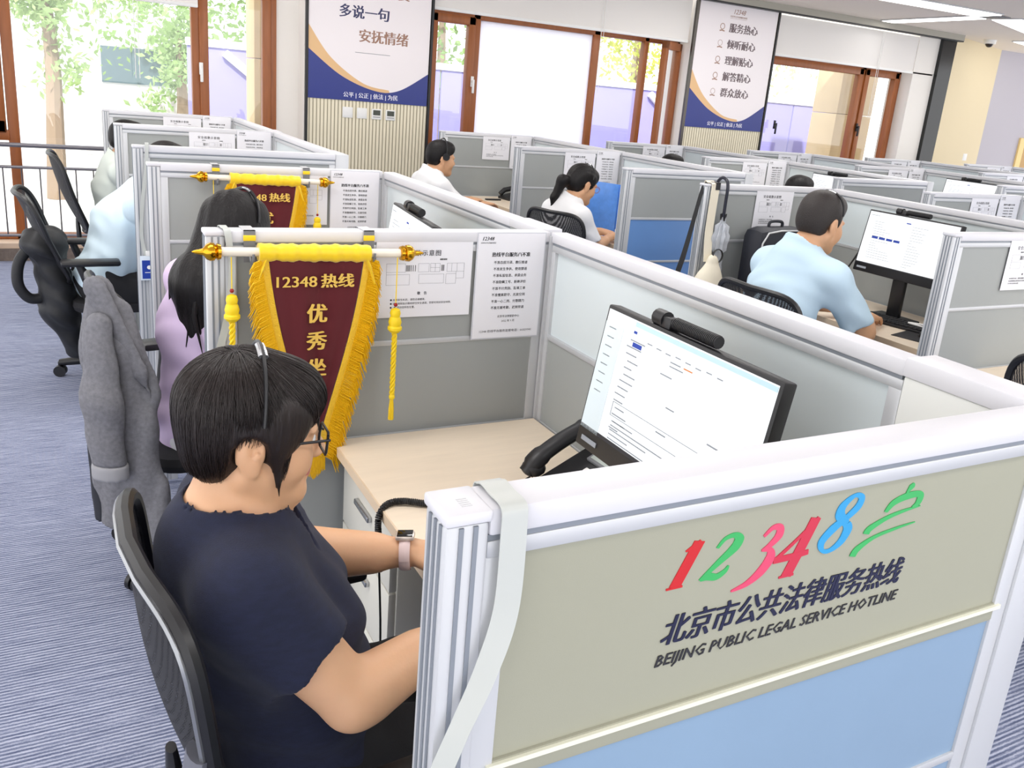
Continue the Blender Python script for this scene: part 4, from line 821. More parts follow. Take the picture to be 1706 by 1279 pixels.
        if collar:
            v.cone(J['neck'] - up * .03 - Fw * .004, J['neck'] + up * .04 - Fw * .016, .070 * fat ** .5, .066 * fat ** .5, k=.012, g=.012, clip=(J['neck'] + up * .034 - Fw * .03, up + Fw * .5))
            v.cone(J['neck'] + up * .06 - Fw * .01, J['neck'] + up * .005, .064 * fat ** .5, .062 * fat ** .5, sub=True)
        else: v.ell(J['neck'] + up * .042 + Fw * .010, (.070, .070, .05), Rt, sub=True)
        if neck_open: neck_open(v, J, Fw, Lax, up, Rt)
        v.cut(J['pel'] - up2 * (.07 + hem), -up2); so_ = v.obj('shirt', shirt, root, 1)
    if pants:
        v = Vol(lo, np.minimum(hi, V(9, 9, J['pel'][2] + .2)), h); v.ell(J['pel'], V(.115 * fat, .165 * fat, .12), Rp, k=.05, g=.008); legs(v, .014)
        if pants_cut: v.cut(J['pel'] + V(0, 0, .085), (0, 0, 1))
        v.folds(lambda p: .003 * np.sin(p[..., 0] * 60 + p[..., 2] * 40 + p[..., 1] * 20)); v.obj('trousers', pants, root, 1)
    if shoes:
        for s_ in 'LR':
            a = J['an' + s_]; v = Vol(a - .2, a + .25, .009); f_ = unit(Fp * (1, 1, 0)); v.cone(V(a[0], a[1], .04) - f_ * .03, V(a[0], a[1], .035) + f_ * .14, .04, .032, k=.02); v.cone(V(a[0], a[1], .04), a, .04, .042, k=.02); v.cut((0, 0, .004), (0, 0, -1)); v.obj('shoe', BLACK, root, 1)
    return root, J, Rh, (Fw, Lax, up)
def local_hair(root, C, R, h, build, m, name='hair', s=1.0, r=(.3, .3, .3), dn=0):
    lo, hi = C - V(*r) - V(0, 0, dn), C + V(*r); v = Vol(lo, hi, h); w = lambda p: C + R @ (V(*p) * s); build(v, w, R, s); return v.obj(name, m, root, 1)
def short_hair(v, w, R, s):     # cropped men's cut
    v.ell(w((-.016, 0, .053)), V(.105, .084, .088) * s, R); v.ell(w((-.05, 0, .0)), V(.066, .075, .07) * s, R, k=.03); v.ell(w((.05, 0, .085)), V(.05, .06, .045) * s, R, k=.03)
    for y in (1, -1): v.ell(w((.02, .070 * y, .025)), V(.014, .010, .035) * s, R, k=.015)
    v.ell(w((.105, 0, -.03)), V(.085, .10, .088) * s, R, sub=True); v.ell(w((-.008, .10, -.022)), V(.038, .045, .046) * s, R, sub=True); v.ell(w((-.008, -.10, -.022)), V(.038, .045, .046) * s, R, sub=True)
    v.ell(w((-.04, 0, -.13)), V(.16, .12, .085) * s, R, sub=True)
def strands(root, roots, steps, sdf, off, step, m, rad, grav, name, seed=3, lift=None):
    g = np.random.default_rng(seed); n = len(roots); p = roots.copy(); path = [p.copy()]; d = grav(p)
    eps = .002; E = np.eye(3) * eps
    for k in range(steps):
        t = grav(p); nrm = np.stack([sdf(p + E[i]) - sdf(p - E[i]) for i in range(3)], 1); nrm /= np.linalg.norm(nrm, axis=1)[:, None] + 1e-9
        t = t - nrm * np.minimum(0, (t * nrm).sum(1))[:, None] if False else t - nrm * (t * nrm).sum(1)[:, None] * .92
        t += g.normal(size=t.shape) * .05; t /= np.linalg.norm(t, axis=1)[:, None] + 1e-9
        p = p + t * step[:, None]; dd = sdf(p) - off; p = p - nrm * dd[:, None] * .9; path.append(p.copy())
    PA = np.stack(path, 1); K = PA.shape[1]; loc = np.array(root.location); vs = []; fs = []
    tv = np.gradient(PA, axis=1); tv /= np.linalg.norm(tv, axis=2, keepdims=True) + 1e-9; sdv = np.cross(tv, g.normal(size=(n, 1, 3))); sdv /= np.linalg.norm(sdv, axis=2, keepdims=True) + 1e-9; s2 = np.cross(tv, sdv)
    ta = (np.linspace(1, .15, K) ** .6)[None, :, None] * rad
    ring = np.stack([PA + sdv * ta, PA + (-.5 * sdv + .87 * s2) * ta, PA + (-.5 * sdv - .87 * s2) * ta], 2) - loc      # n,K,3,3
    vs = ring.reshape(-1, 3); base = (np.arange(n) * K * 3)[:, None, None] + (np.arange(K - 1) * 3)[None, :, None]; a = np.arange(3)[None, None]; b = (a + 1) % 3
    q = np.stack([base + a, base + b, base + 3 + b, base + 3 + a], -1).reshape(-1, 4)
    me = bpy.data.meshes.new(name); me.from_pydata(vs.tolist(), [], q.tolist()); me.materials.append(m); me.polygons.foreach_set('use_smooth', [True] * len(me.polygons)); me.update()
    o = bpy.data.objects.new(name, me); COL.objects.link(o); o.parent = root; return o
def headset(label, C, R, s=1.0, mic=True, side=-1, rad=.006, pads=None):
    r = thing('headset', label, 'headset', tuple(C)); M_ = Matrix(R.tolist()).to_4x4(); arc = [(-.0, math.cos(a) * .100 * s, .035 * s + math.sin(a) * .106 * s) for a in np.linspace(-.25 if side > 0 or pads else .1, math.pi + (.25 if side < 0 or pads else -.1), 25)]
    MB().tube(arc, rad, BLACK, 8, M_, flat=.5).obj('headband', r); MB().tube(arc[8:12] if side < 0 else arc[13:17], rad * 1.25, CHROME, 8, M_, flat=.6).obj('slider', r)
    for y in pads or (side,):
        c = MB().tube([(.002, y * .084 * s, .004), (.002, y * .104 * s, .004)], .028 * s, BLACKM, 18, M_).obj('ear_cushion', r)
    if mic: MB().tube(smooth3([(.005, side * .104 * s, 0), (.05, side * .105 * s, -.04), (.095, side * .07 * s, -.07), (.11, side * .045 * s, -.072)]), .0028, BLACK, 6, M_).ell((.112, side * .042 * s, -.072), (.008, .008, .006), BLACK, 10, 6, M_).obj('microphone_arm', r)
    return r
# ---------------------------------------------------------------- seated staff
def seat_legs(px, py, spread, kx, z=.5, dirn=0):
    c, s = math.cos(dirn), math.sin(dirn); f = lambda a, b: (px + a * c - b * s, py + a * s + b * c)
    return {'hipL': (*f(.03, .09), z), 'hipR': (*f(.03, -.09), z), 'knL': (*f(kx, spread), z + .01), 'knR': (*f(kx, -spread), z + .01), 'anL': (*f(kx - .04, spread), .085), 'anR': (*f(kx - .04, -spread), .085)}
# woman in navy, nearest
W1 = dict(head=(-.045, .64, 1.118), neck=(-.076, .635, .982), chest=(-.036, .635, .805), pel=(.03, .635, .55), shL=(-.062, .785, .93), shR=(-.078, .485, .932), elR=(.055, .415, .775), wrR=(.28, .50, .80), haR=(.38, .53, .795),
          elL=(.085, .82, .785), wrL=(.265, .735, .80), haL=(.37, .70, .795), yaw=-.04, pitch=.10, **seat_legs(.03, .635, .11, .37))
def vneck(v, J, Fw, L, up, R):
    v.cone(J['neck'] + Fw * .035 + up * .005, J['neck'] + Fw * .13 - up * .10, .056, .014, sub=True); v.ell(J['neck'] + up * .036 + Fw * .022, (.084, .074, .050), R, sub=True)
w1, J1, R1, _ = build_person('woman with short dark hair and glasses in a navy top, seated nearest', W1, .0055, SKIN, NAVY, PANTB, female=True, fat=1.13, hb=.94, sleeve=.58, neck_open=vneck, hs=.95, hem=.05, foldamp=.003)
hs1 = .94
def h1(v, w, R, s):
    E_ = lambda c, r, **k: v.ell(w(c), V(*r) * s, R, **k)
    E_((-.014, 0, .052), (.104, .091, .083)); E_((-.050, 0, .008), (.060, .081, .074), k=.04); E_((-.052, 0, -.040), (.040, .056, .042), k=.03); E_((.052, 0, .066), (.054, .074, .050), k=.03)
    for y in (1, -1): E_((.022, .066 * y, .03), (.048, .022, .05), k=.03); v.cone(w((.028, .076 * y, .01)), w((.040, .070 * y, -.082)), .017 * s, .004 * s, k=.015, fl=(R[:, 1], 1.7))
    E_((.130, 0, -.045), (.074, .084, .086), sub=True)
    for y in (1, -1): E_((-.014, .100 * y, -.018), (.032, .038, .044), sub=True)
hr1 = local_hair(w1, J1['head'], R1, .0055, h1, HAIRB, s=hs1, r=(.17, .17, .17))
EL = [((-.014, 0, .052), (.106, .093, .085)), ((-.050, 0, .008), (.062, .083, .076)), ((-.052, 0, -.040), (.042, .058, .044)), ((.052, 0, .066), (.056, .076, .052)), ((.022, .066, -.01), (.026, .015, .068)), ((.022, -.066, -.01), (.026, .015, .068))]
def sdf1(p):
    q = (p - J1['head']) @ R1 / hs1; best = None
    for c, r in EL:
        u = (q - V(*c)) / V(*r); k0 = np.linalg.norm(u, axis=1); k1 = np.linalg.norm(u / V(*r), axis=1) + 1e-9; d = k0 * (k0 - 1) / k1
        if best is None: best = d
        else: hh = np.maximum(.02 - np.abs(best - d), 0) / .02; best = np.minimum(best, d) - hh * hh * .005
    return best * hs1
g1 = np.random.default_rng(5); n1 = 5200; az = g1.uniform(-math.pi, math.pi, n1); rr = g1.uniform(0, 1, n1) ** .7 * .05
ql = np.stack([-.035 + np.cos(az) * rr, np.sin(az) * rr, np.full(n1, .134) - rr ** 2 * 5], 1); roots1 = J1['head'] + (ql * hs1) @ R1.T
dirs = np.stack([np.cos(az), np.sin(az), -.15 - 0 * az], 1)
def grav1(p):
    q = (p - J1['head']) @ R1 / hs1; hdir = dirs.copy(); low = np.clip((.10 - q[:, 2]) / .10, 0, 1)[:, None]
    d = hdir * (1 - low) + low * np.stack([.22 * (np.cos(az) > .2) + .1 * (np.cos(az) < -.3), 0 * az, -np.ones_like(az)], 1); return d @ R1.T
ca = np.cos(az); Ltot = np.where(ca > .82, .150, np.where(ca > .42, .215, np.where(ca > -.22, .138, .205))) * g1.uniform(.86, 1.06, n1)
st = strands(w1, roots1, 15, sdf1, g1.uniform(-.001, .0045, n1), Ltot / 15 * hs1, HAIRB, .0009, grav1, 'hair_strands')
# glasses, watch, necklace
gl = MB(); Mh = Matrix.Translation(J1['head'] - V(*w1.location)) @ Matrix(R1.tolist()).to_4x4(); s = hs1
for y in (1, -1):
    gl.tube([(-.005 * s, y * .078 * s, .010 * s), (.06 * s, y * .076 * s, .010 * s), (.112 * s, y * .066 * s, .012 * s)], .0021, BLACK, 6, Mh)
    rect = [(.113 * s + .004 * abs(u) * -1, (y * .036 + u * .027) * s, (.002 + v_ * .020) * s) for u, v_ in ((-1, .8), (-.8, 1), (.8, 1), (1, .8), (1, -.6), (.7, -1), (-.7, -1), (-1, -.6), (-1, .8))]
    gl.tube(rect, .0022, BLACK, 6, Mh)
gl.tube([(.114 * s, .009 * s, .008 * s), (.114 * s, -.009 * s, .008 * s)], .002, BLACK, 6, Mh); go = gl.obj('glasses', w1)
lens = MB()
for y in (1, -1): lens.box((.110 * s, (y * .036 - .026) * s, -.017 * s), (.1115 * s, (y * .036 + .026) * s, .021 * s), GLASS, 0, Mh)
lens.obj('lens', go, False)
wv = unit(V(*W1['wrL']) - V(*W1['elL'])); wc = V(*W1['wrL']) - wv * .012 - V(*w1.location); wu = unit(V(0, 0, 1) - wv * wv[2]); wl = np.cross(wv, wu)
Mw = Matrix(np.stack([wv, wl, wu], 1).tolist()).to_4x4(); Mw.translation = wc
wt = MB().tube([(0, math.cos(a) * .0335, math.sin(a) * .031) for a in np.linspace(0, 2 * math.pi, 29)], .0022, mat('watch_strap', (232, 208, 206), .5), 8, Mw, cap=False, flat=4.6, up=(1, 0, 0))
wo = wt.obj('watch', w1); MB().box((-.018, -.015, .030), (.018, .015, .040), mat('watch_case', (226, 214, 204), .3, .4), .005, Mw).box((-.0145, -.0122, .0398), (.0145, .0122, .0408), mat('watch_glass', (16, 16, 18), .08), .003, Mw).obj('watch_face', wo)
nk = V(*W1['neck']) - V(*w1.location); nl = MB().tube([(nk[0] + .005 + math.cos(a) * .070 + (.045 if math.cos(a) > 0 else 0) * math.cos(a), nk[1] + math.sin(a) * .066, nk[2] + .004 - max(0, math.cos(a)) ** 2 * .062) for a in np.linspace(0, 2 * math.pi, 49)], .0011, CHROME, 5, cap=False); nl.obj('necklace', w1)
headset('black headset with silver slider on the short haired woman in navy', J1['head'], R1, .97, False, 1)
# woman with long hair
yw = .45; c_, s_ = math.cos(yw), math.sin(yw)
W2 = dict(head=(.20, 2.19, 1.15), neck=(.14, 2.175, 1.035), chest=(.085, 2.17, .85), pel=(.05, 2.18, .545), shL=(.06, 2.32, .975), shR=(.18, 2.03, .975), elL=(.24, 2.42, .78), elR=(.34, 2.0, .775), wrL=(.43, 2.34, .79), wrR=(.50, 2.12, .79), haL=(.52, 2.32, .79), haR=(.58, 2.16, .79), yaw=.45, pitch=.22, **seat_legs(.05, 2.18, .1, .40, .5, .3))
LAV = mat('lavender_cotton', (222, 200, 234), .85, var=.03, vscale=12); WTR = mat('white_trousers', (226, 224, 230), .85)
w2, J2, R2, _ = build_person('woman with long black hair in a lavender top and white trousers', W2, .009, SKIN2, LAV, WTR, female=True, fat=.9, hb=.96, sleeve=.7, hem=.03, foldamp=.003)
def h2(v, w, R, s):
    v.ell(w((-.015, 0, .05)), V(.108, .092, .088) * s, R); v.ell(w((.02, 0, .0)), V(.086, .090, .10) * s, R, k=.04); v.ell(w((-.05, 0, -.03)), V(.07, .085, .10) * s, R, k=.05)
    ax = R[:, 1]; a = w((-.05, 0, -.02)); b = V(.055, 2.085, 1.01); c = V(.045, 2.08, .87)
    v.cone(a, b, .080, .075, k=.05, fl=(unit(V(1, .45, 0)), 1.25)); v.cone(b, c, .075, .05, k=.05, fl=(unit(V(1, .45, 0)), 1.5))
    v.cone(w((.02, -.075, -.02)), w((.02, -.09, -.22)), .05, .035, k=.03); v.cone(w((.02, .075, -.02)), w((.02, .09, -.22)), .05, .035, k=.03)
    v.ell(w((.13, 0, -.05)), V(.075, .062, .10) * s, R, sub=True)
    v.folds(lambda p: .0022 * np.sin((p[..., 0] * .9 - p[..., 1] * .5) * 150 + np.sin(p[..., 2] * 9) * 2))
local_hair(w2, J2['head'], R2, .008, h2, HAIRM, s=.96, r=(.3, .25, .18), dn=.28)
tips = MB(); g2 = np.random.default_rng(9)
for i in range(46):
    a = g2.uniform(-.8, .9); px, py = .055 - .045 * a * 1 + g2.normal() * .008, 2.055 + .035 * abs(a) + g2.normal() * .02 + .02 * a; z0 = .93; L = g2.uniform(.06, .14)
    tips.tube([(px, py, z0 + .06), (px + g2.normal() * .006, py - .004, z0), (px + g2.normal() * .014 + .006, py, z0 - L)], [.008, .008, .0012], HAIRM, 6)
to = tips.obj('hair_tips', w2); to.location = [-v for v in w2.location]
headset('black headset with silver clip on the long haired woman', J2['head'], R2, .99, False, 1)
# man in pale blue leaning forward, head hidden by the blank end screen
PBL = mat('pale_blue_cotton', (212, 232, 242), .85, var=.02, vscale=10)
MBm = dict(head=(.205, 4.20, 1.12), neck=(.13, 4.20, 1.01), chest=(-.005, 4.20, .83), pel=(-.125, 4.21, .56), shL=(.07, 4.40, .96), shR=(.06, 4.0, .96), elL=(.26, 4.45, .79), elR=(.24, 3.93, .78), wrL=(.45, 4.35, .79), wrR=(.45, 4.05, .79), haL=(.54, 4.33, .79), haR=(.54, 4.08, .79), pitch=.3, yaw=0, **seat_legs(-.125, 4.21, .14, .42, .51))
m1, Jm, Rm, _ = build_person('man in a pale blue shirt and black trousers leaning forward by the walkway', MBm, .009, SKIN2, PBL, PANTB, fat=1.2, hb=1.0, sleeve=.75, collar=True, hem=.09, foldamp=.005)
local_hair(m1, Jm['head'], Rm, .010, short_hair, HAIRM, r=(.16, .16, .16))
SGE = mat('sage_shirt', (214, 222, 214), .85, var=.02, vscale=10)
P5 = dict(head=(.115, 5.65, 1.13), neck=(.07, 5.65, 1.01), chest=(.03, 5.65, .83), pel=(.0, 5.65, .55), shL=(.06, 5.83, .95), shR=(.05, 5.47, .95), elL=(.22, 5.88, .78), elR=(.20, 5.42, .78), wrL=(.42, 5.78, .79), wrR=(.42, 5.52, .79), haL=(.51, 5.76, .79), haR=(.51, 5.55, .79), pitch=.12, **seat_legs(.0, 5.65, .13, .42))
p5, J5, R5, _ = build_person('person in a pale sage shirt half hidden by the far left screens', P5, .011, SKIN2, SGE, PANTB, hb=1.0, sleeve=.8, collar=True)
local_hair(p5, J5['head'], R5, .011, short_hair, HAIRM, r=(.16, .16, .16))
# man at the large right monitor
LBL = mat('light_blue_cotton', (196, 220, 236), .8, var=.02, vscale=9)
M8 = dict(head=(2.555, 2.02, 1.225), neck=(2.485, 2.03, 1.10), chest=(2.43, 2.04, .91), pel=(2.40, 2.04, .57), shR=(2.505, 1.855, 1.02), shL=(2.485, 2.205, 1.015), elR=(2.70, 1.81, .79), wrR=(2.95, 2.0, .80), haR=(3.05, 2.05, .785), elL=(2.70, 2.31, .82), wrL=(2.93, 2.19, .80), haL=(3.04, 2.16, .785), yaw=.10, pitch=.16, curl=.4, **seat_legs(2.40, 2.04, .13, .42, .51))
m8, J8, R8, _ = build_person('man with short dark hair in a light blue shirt typing at the large right monitor', M8, .0075, SKIN2, LBL, PANTB, fat=1.12, hb=1.0, sleeve=.8, collar=True, foldamp=.0045)
local_hair(m8, J8['head'], R8, .007, short_hair, mat('hair_dark_brown', (40, 33, 31), .5, bump=.7, bscale=300), r=(.16, .16, .16))
headset('thin headset over the head of the man in light blue', J8['head'], R8, 1.0, False, 1, .0045)
# woman with a ponytail
WHT = mat('white_cotton', (236, 236, 238), .8, var=.01, vscale=10)
PY = dict(head=(2.70, 4.20, 1.115), neck=(2.625, 4.19, .995), chest=(2.575, 4.18, .82), pel=(2.56, 4.18, .55), shR=(2.60, 4.01, .93), shL=(2.585, 4.35, .93), elR=(2.70, 3.97, .745), wrR=(2.91, 4.10, .795), haR=(3.0, 4.15, .79), elL=(2.75, 4.42, .77), wrL=(2.94, 4.28, .795), haL=(3.03, 4.25, .79), yaw=.12, pitch=.28, **seat_legs(2.56, 4.18, .1, .42))
py_, Jp, Rp_, _ = build_person('woman with a black ponytail and glasses in a white blouse', PY, .008, SKIN2, WHT, PANTB, female=True, fat=1.02, hb=.98, sleeve=.82, collar=True)
def h3(v, w, R, s):
    v.ell(w((-.015, 0, .05)), V(.106, .086, .086) * s, R); v.ell(w((-.052, 0, .0)), V(.066, .078, .075) * s, R, k=.03); v.ell(w((.048, 0, .07)), V(.055, .068, .05) * s, R, k=.03)
    for y in (1, -1): v.ell(w((.02, .068 * y, .025)), V(.03, .016, .045) * s, R, k=.02)
    v.ell(w((.115, 0, -.035)), V(.075, .09, .09) * s, R, sub=True)
    for y in (1, -1): v.ell(w((-.008, .095 * y, -.024)), V(.034, .040, .044) * s, R, sub=True)
    v.cone(w((-.10, 0, -.005)), w((-.16, .0, -.02)), .024, .036, k=.02); v.cone(w((-.16, 0, -.02)), w((-.17, .02, -.14)), .036, .024, k=.02); v.cone(w((-.17, .02, -.14)), w((-.135, .04, -.24)), .024, .006, k=.02)
    v.folds(lambda p: .0015 * np.sin(p[..., 1] * 260 + p[..., 2] * 60))
local_hair(py_, Jp['head'], Rp_, .0075, h3, HAIRM, s=.98, r=(.26, .2, .17), dn=.14)
gp_ = MB(); Mp = Matrix.Translation(Jp['head'] - V(*py_.location)) @ Matrix(Rp_.tolist()).to_4x4()
for y in (1, -1):
    gp_.tube([(-.005, y * .078, .008), (.06, y * .077, .008), (.108, y * .064, .008)], .0016, mat('glasses_rose', (170, 100, 90), .3, .5), 5, Mp); gp_.tube([(.109, y * .034 + math.cos(a) * .025, .0 + math.sin(a) * .021) for a in np.linspace(0, 2 * math.pi, 21)], .0016, mat('glasses_rose', (170, 100, 90), .3, .5), 5, Mp, cap=False)
gp_.obj('glasses', py_); headset('thin headset on the woman with a ponytail', Jp['head'], Rp_, .99, False, 1, .0045)
# man in white at the far left of the second row
FM = dict(head=(2.305, 5.65, 1.115), neck=(2.245, 5.65, .995), chest=(2.205, 5.65, .81), pel=(2.19, 5.65, .54), shR=(2.235, 5.46, .925), shL=(2.225, 5.84, .925), elR=(2.42, 5.42, .755), wrR=(2.64, 5.52, .79), haR=(2.74, 5.55, .79), elL=(2.41, 5.89, .76), wrL=(2.64, 5.78, .79), haL=(2.74, 5.76, .79), yaw=.0, pitch=.08, **seat_legs(2.19, 5.65, .13, .42))
fm, Jf, Rf, _ = build_person('man in a white shirt with headset before the wide window', FM, .009, SKIN2, WHT, PANTB, fat=1.1, hb=1.02, sleeve=.8, collar=True)
local_hair(fm, Jf['head'], Rf, .008, short_hair, HAIRM, s=1.02, r=(.16, .16, .16)); headset('black headset with ear pad on the man in a white shirt', Jf['head'] + V(.004, 0, .018), Rf, .97, False, -1)
for nm, x, y, lab in (('a', 4.40, 3.98, 'person in the third row, only dark hair showing over the umbrella screen'), ('b', 4.42, 5.52, 'person in the third row by the window wall, only dark hair showing')):
    D = {k: (v[0] - 2.19 + x - .12, v[1] - 5.65 + y, v[2]) if isinstance(v, tuple) else v for k, v in FM.items()}; D['head'] = (D['head'][0], D['head'][1], 1.12)
    q_, Jq, Rq, _ = build_person(lab, D, .014, SKIN2, LBL, PANTB, hands=False, sleeve=.8)
    local_hair(q_, Jq['head'], Rq, .011, short_hair, HAIRM, r=(.16, .16, .16))
# ---------------------------------------------------------------- chairs
mk_chair('black mesh chair with a silver rim under the woman in navy', (.090, .60, 0), math.radians(4), 12, True, .445, bracket=True, curv=.042)
mk_chair('chair of the long haired woman, hidden under a grey jacket', (.09, 2.27, 0), math.radians(10), 10, False, .44, star=-.12)
mk_chair('black chair with a black coat hung on it, by the man in pale blue', (-.06, 4.24, 0), math.radians(2), 22, False, .48, flare=.1, armx=-.15)
mk_chair('black chair of the person in the sage shirt, nearest the railing', (.06, 5.66, 0), math.radians(3), 20, False, .52)
mk_chair('black mesh chair of the man in light blue', (2.44, 1.92, 0), math.radians(2), 12, False, .44)
mk_chair('black mesh chair under the woman with a ponytail', (2.74, 4.17, 0) if 0 else (2.70, 4.14, 0), math.radians(20), 14, False, .42)
mk_chair('black chair of the man in a white shirt, before the wide window', (2.2, 5.65, 0), 0, 12, False, .40)
mk_chair('empty black mesh chair at the right edge', (2.70, .78, 0), math.radians(8), 14, False, .46)
# ---------------------------------------------------------------- grey jacket over the chair back
GJ = mat('grey_herringbone', (112, 112, 117), .9, var=.2, vscale=90, bump=.2, bscale=500); GJD = mat('jacket_lining', (42, 44, 52), .8)
jk = thing('grey_jacket', 'grey herringbone jacket draped over the back of the long haired woman\'s chair', 'jacket', (-.18, 1.98, 0))
EW, EN = V(.85, -.53, 0), V(-.53, -.85, 0)
def jp(s_, z, n_=0): return V(-.2, 1.985, z) + EW * s_ + EN * n_
def jvol(): return Vol((-.42, 1.72, .2), (.10, 2.16, 1.12), .0075)
v = jvol(); F_ = (EN, 2.4)
v.cone(jp(-.004, 1.02), jp(.015, .86), .042, .078, k=.04, fl=F_); v.cone(jp(.015, .86), jp(.04, .6), .078, .10, k=.04, fl=F_); v.cone(jp(.04, .6), jp(.075, .25), .10, .122, k=.04, fl=F_)
v.cone(jp(.03, .95, -.02), jp(.10, .72, -.02), .05, .05, k=.03, fl=F_)
def jf(p):
    q = p - V(-.2, 1.985, 0); a = q @ EW; return .007 * np.sin(a * 85 - q[..., 2] * 9 + np.sin(q[..., 2] * 7)) * np.clip((1.05 - q[..., 2]) * 2.2, .1, 1) + .0025 * np.sin(q[..., 2] * 40 + a * 30)
v.folds(jf); v.cut((-.2, 1.985, .305), (-.25, .1, -1)); v.obj('jacket_body', GJ, jk, 1)
v = jvol(); v.cone(jp(.012, .93, .045), jp(.028, .72, .075), .040, .056, k=.03, fl=(EN, 1.5)); v.cone(jp(.028, .72, .075), jp(.042, .40, .07), .056, .047, k=.03, fl=(EN, 1.5))
v.folds(lambda p: .003 * np.sin(p[..., 2] * 45 + p[..., 0] * 40)); v.cut((0, 0, .53), (0, 0, -1)); sl_ = v.obj('sleeve', GJ, jk, 1)
v = jvol(); v.cone(jp(.0385, .55, .071), jp(.0415, .40, .071), .0535, .052, fl=(EN, 1.45)); v.cut((0, 0, .485), (0, 0, -1)); v.cut((0, 0, .533), (0, 0, 1)); v.obj('cuff', mat('cuff_grey', (150, 150, 154), .9), sl_, 1)
v = jvol(); v.cone(jp(.0, 1.035, .03), jp(.105, .80, .012), .036, .026, k=.01, fl=(EN, 2.8)); v.cone(jp(.105, .80, .012), jp(.135, .715, .0), .022, .004, k=.02, fl=(EN, 2.8)); v.obj('lapel', GJ, jk, 1)
v = jvol(); v.cone(jp(-.055, .62, .012), jp(-.03, .33, .02), .012, .02, fl=(EN, 2)); v.obj('lining', GJD, jk, 1)
# ---------------------------------------------------------------- black coat hung on the walkway chair
ct = thing('black_coat', 'black crumpled coat hanging from the back of the walkway chair', 'coat', (-.40, 4.20, 0)); CO = mat('black_nylon', (30, 31, 34), .6, bump=.3, bscale=60)
v = Vol((-.62, 3.92, .12), (-.18, 4.46, .86), .011)
v.ell((-.38, 4.18, .74), (.105, .14, .085)); v.cone((-.36, 4.18, .70), (-.33, 4.2, .42), .10, .12, k=.05, fl=((1, .2, 0), 1.4)); v.cone((-.33, 4.2, .42), (-.27, 4.22, .19), .12, .07, k=.05, fl=((1, .2, 0), 1.5))
v.folds(lambda p: .010 * np.sin(p[..., 2] * 48 + p[..., 0] * 40 + np.sin(p[..., 1] * 30)) * np.sin(p[..., 1] * 36 + p[..., 2] * 14)); v.obj('coat_body', CO, ct, 1)
MB().tube(smooth3([(-.02, -.03, .74), (-.085, -.04, .66), (-.10, -.05, .55), (-.06, -.045, .475), (.0, -.03, .47), (.07, -.02, .50)]), .026, CO, 10).obj('sleeve_loop', ct)
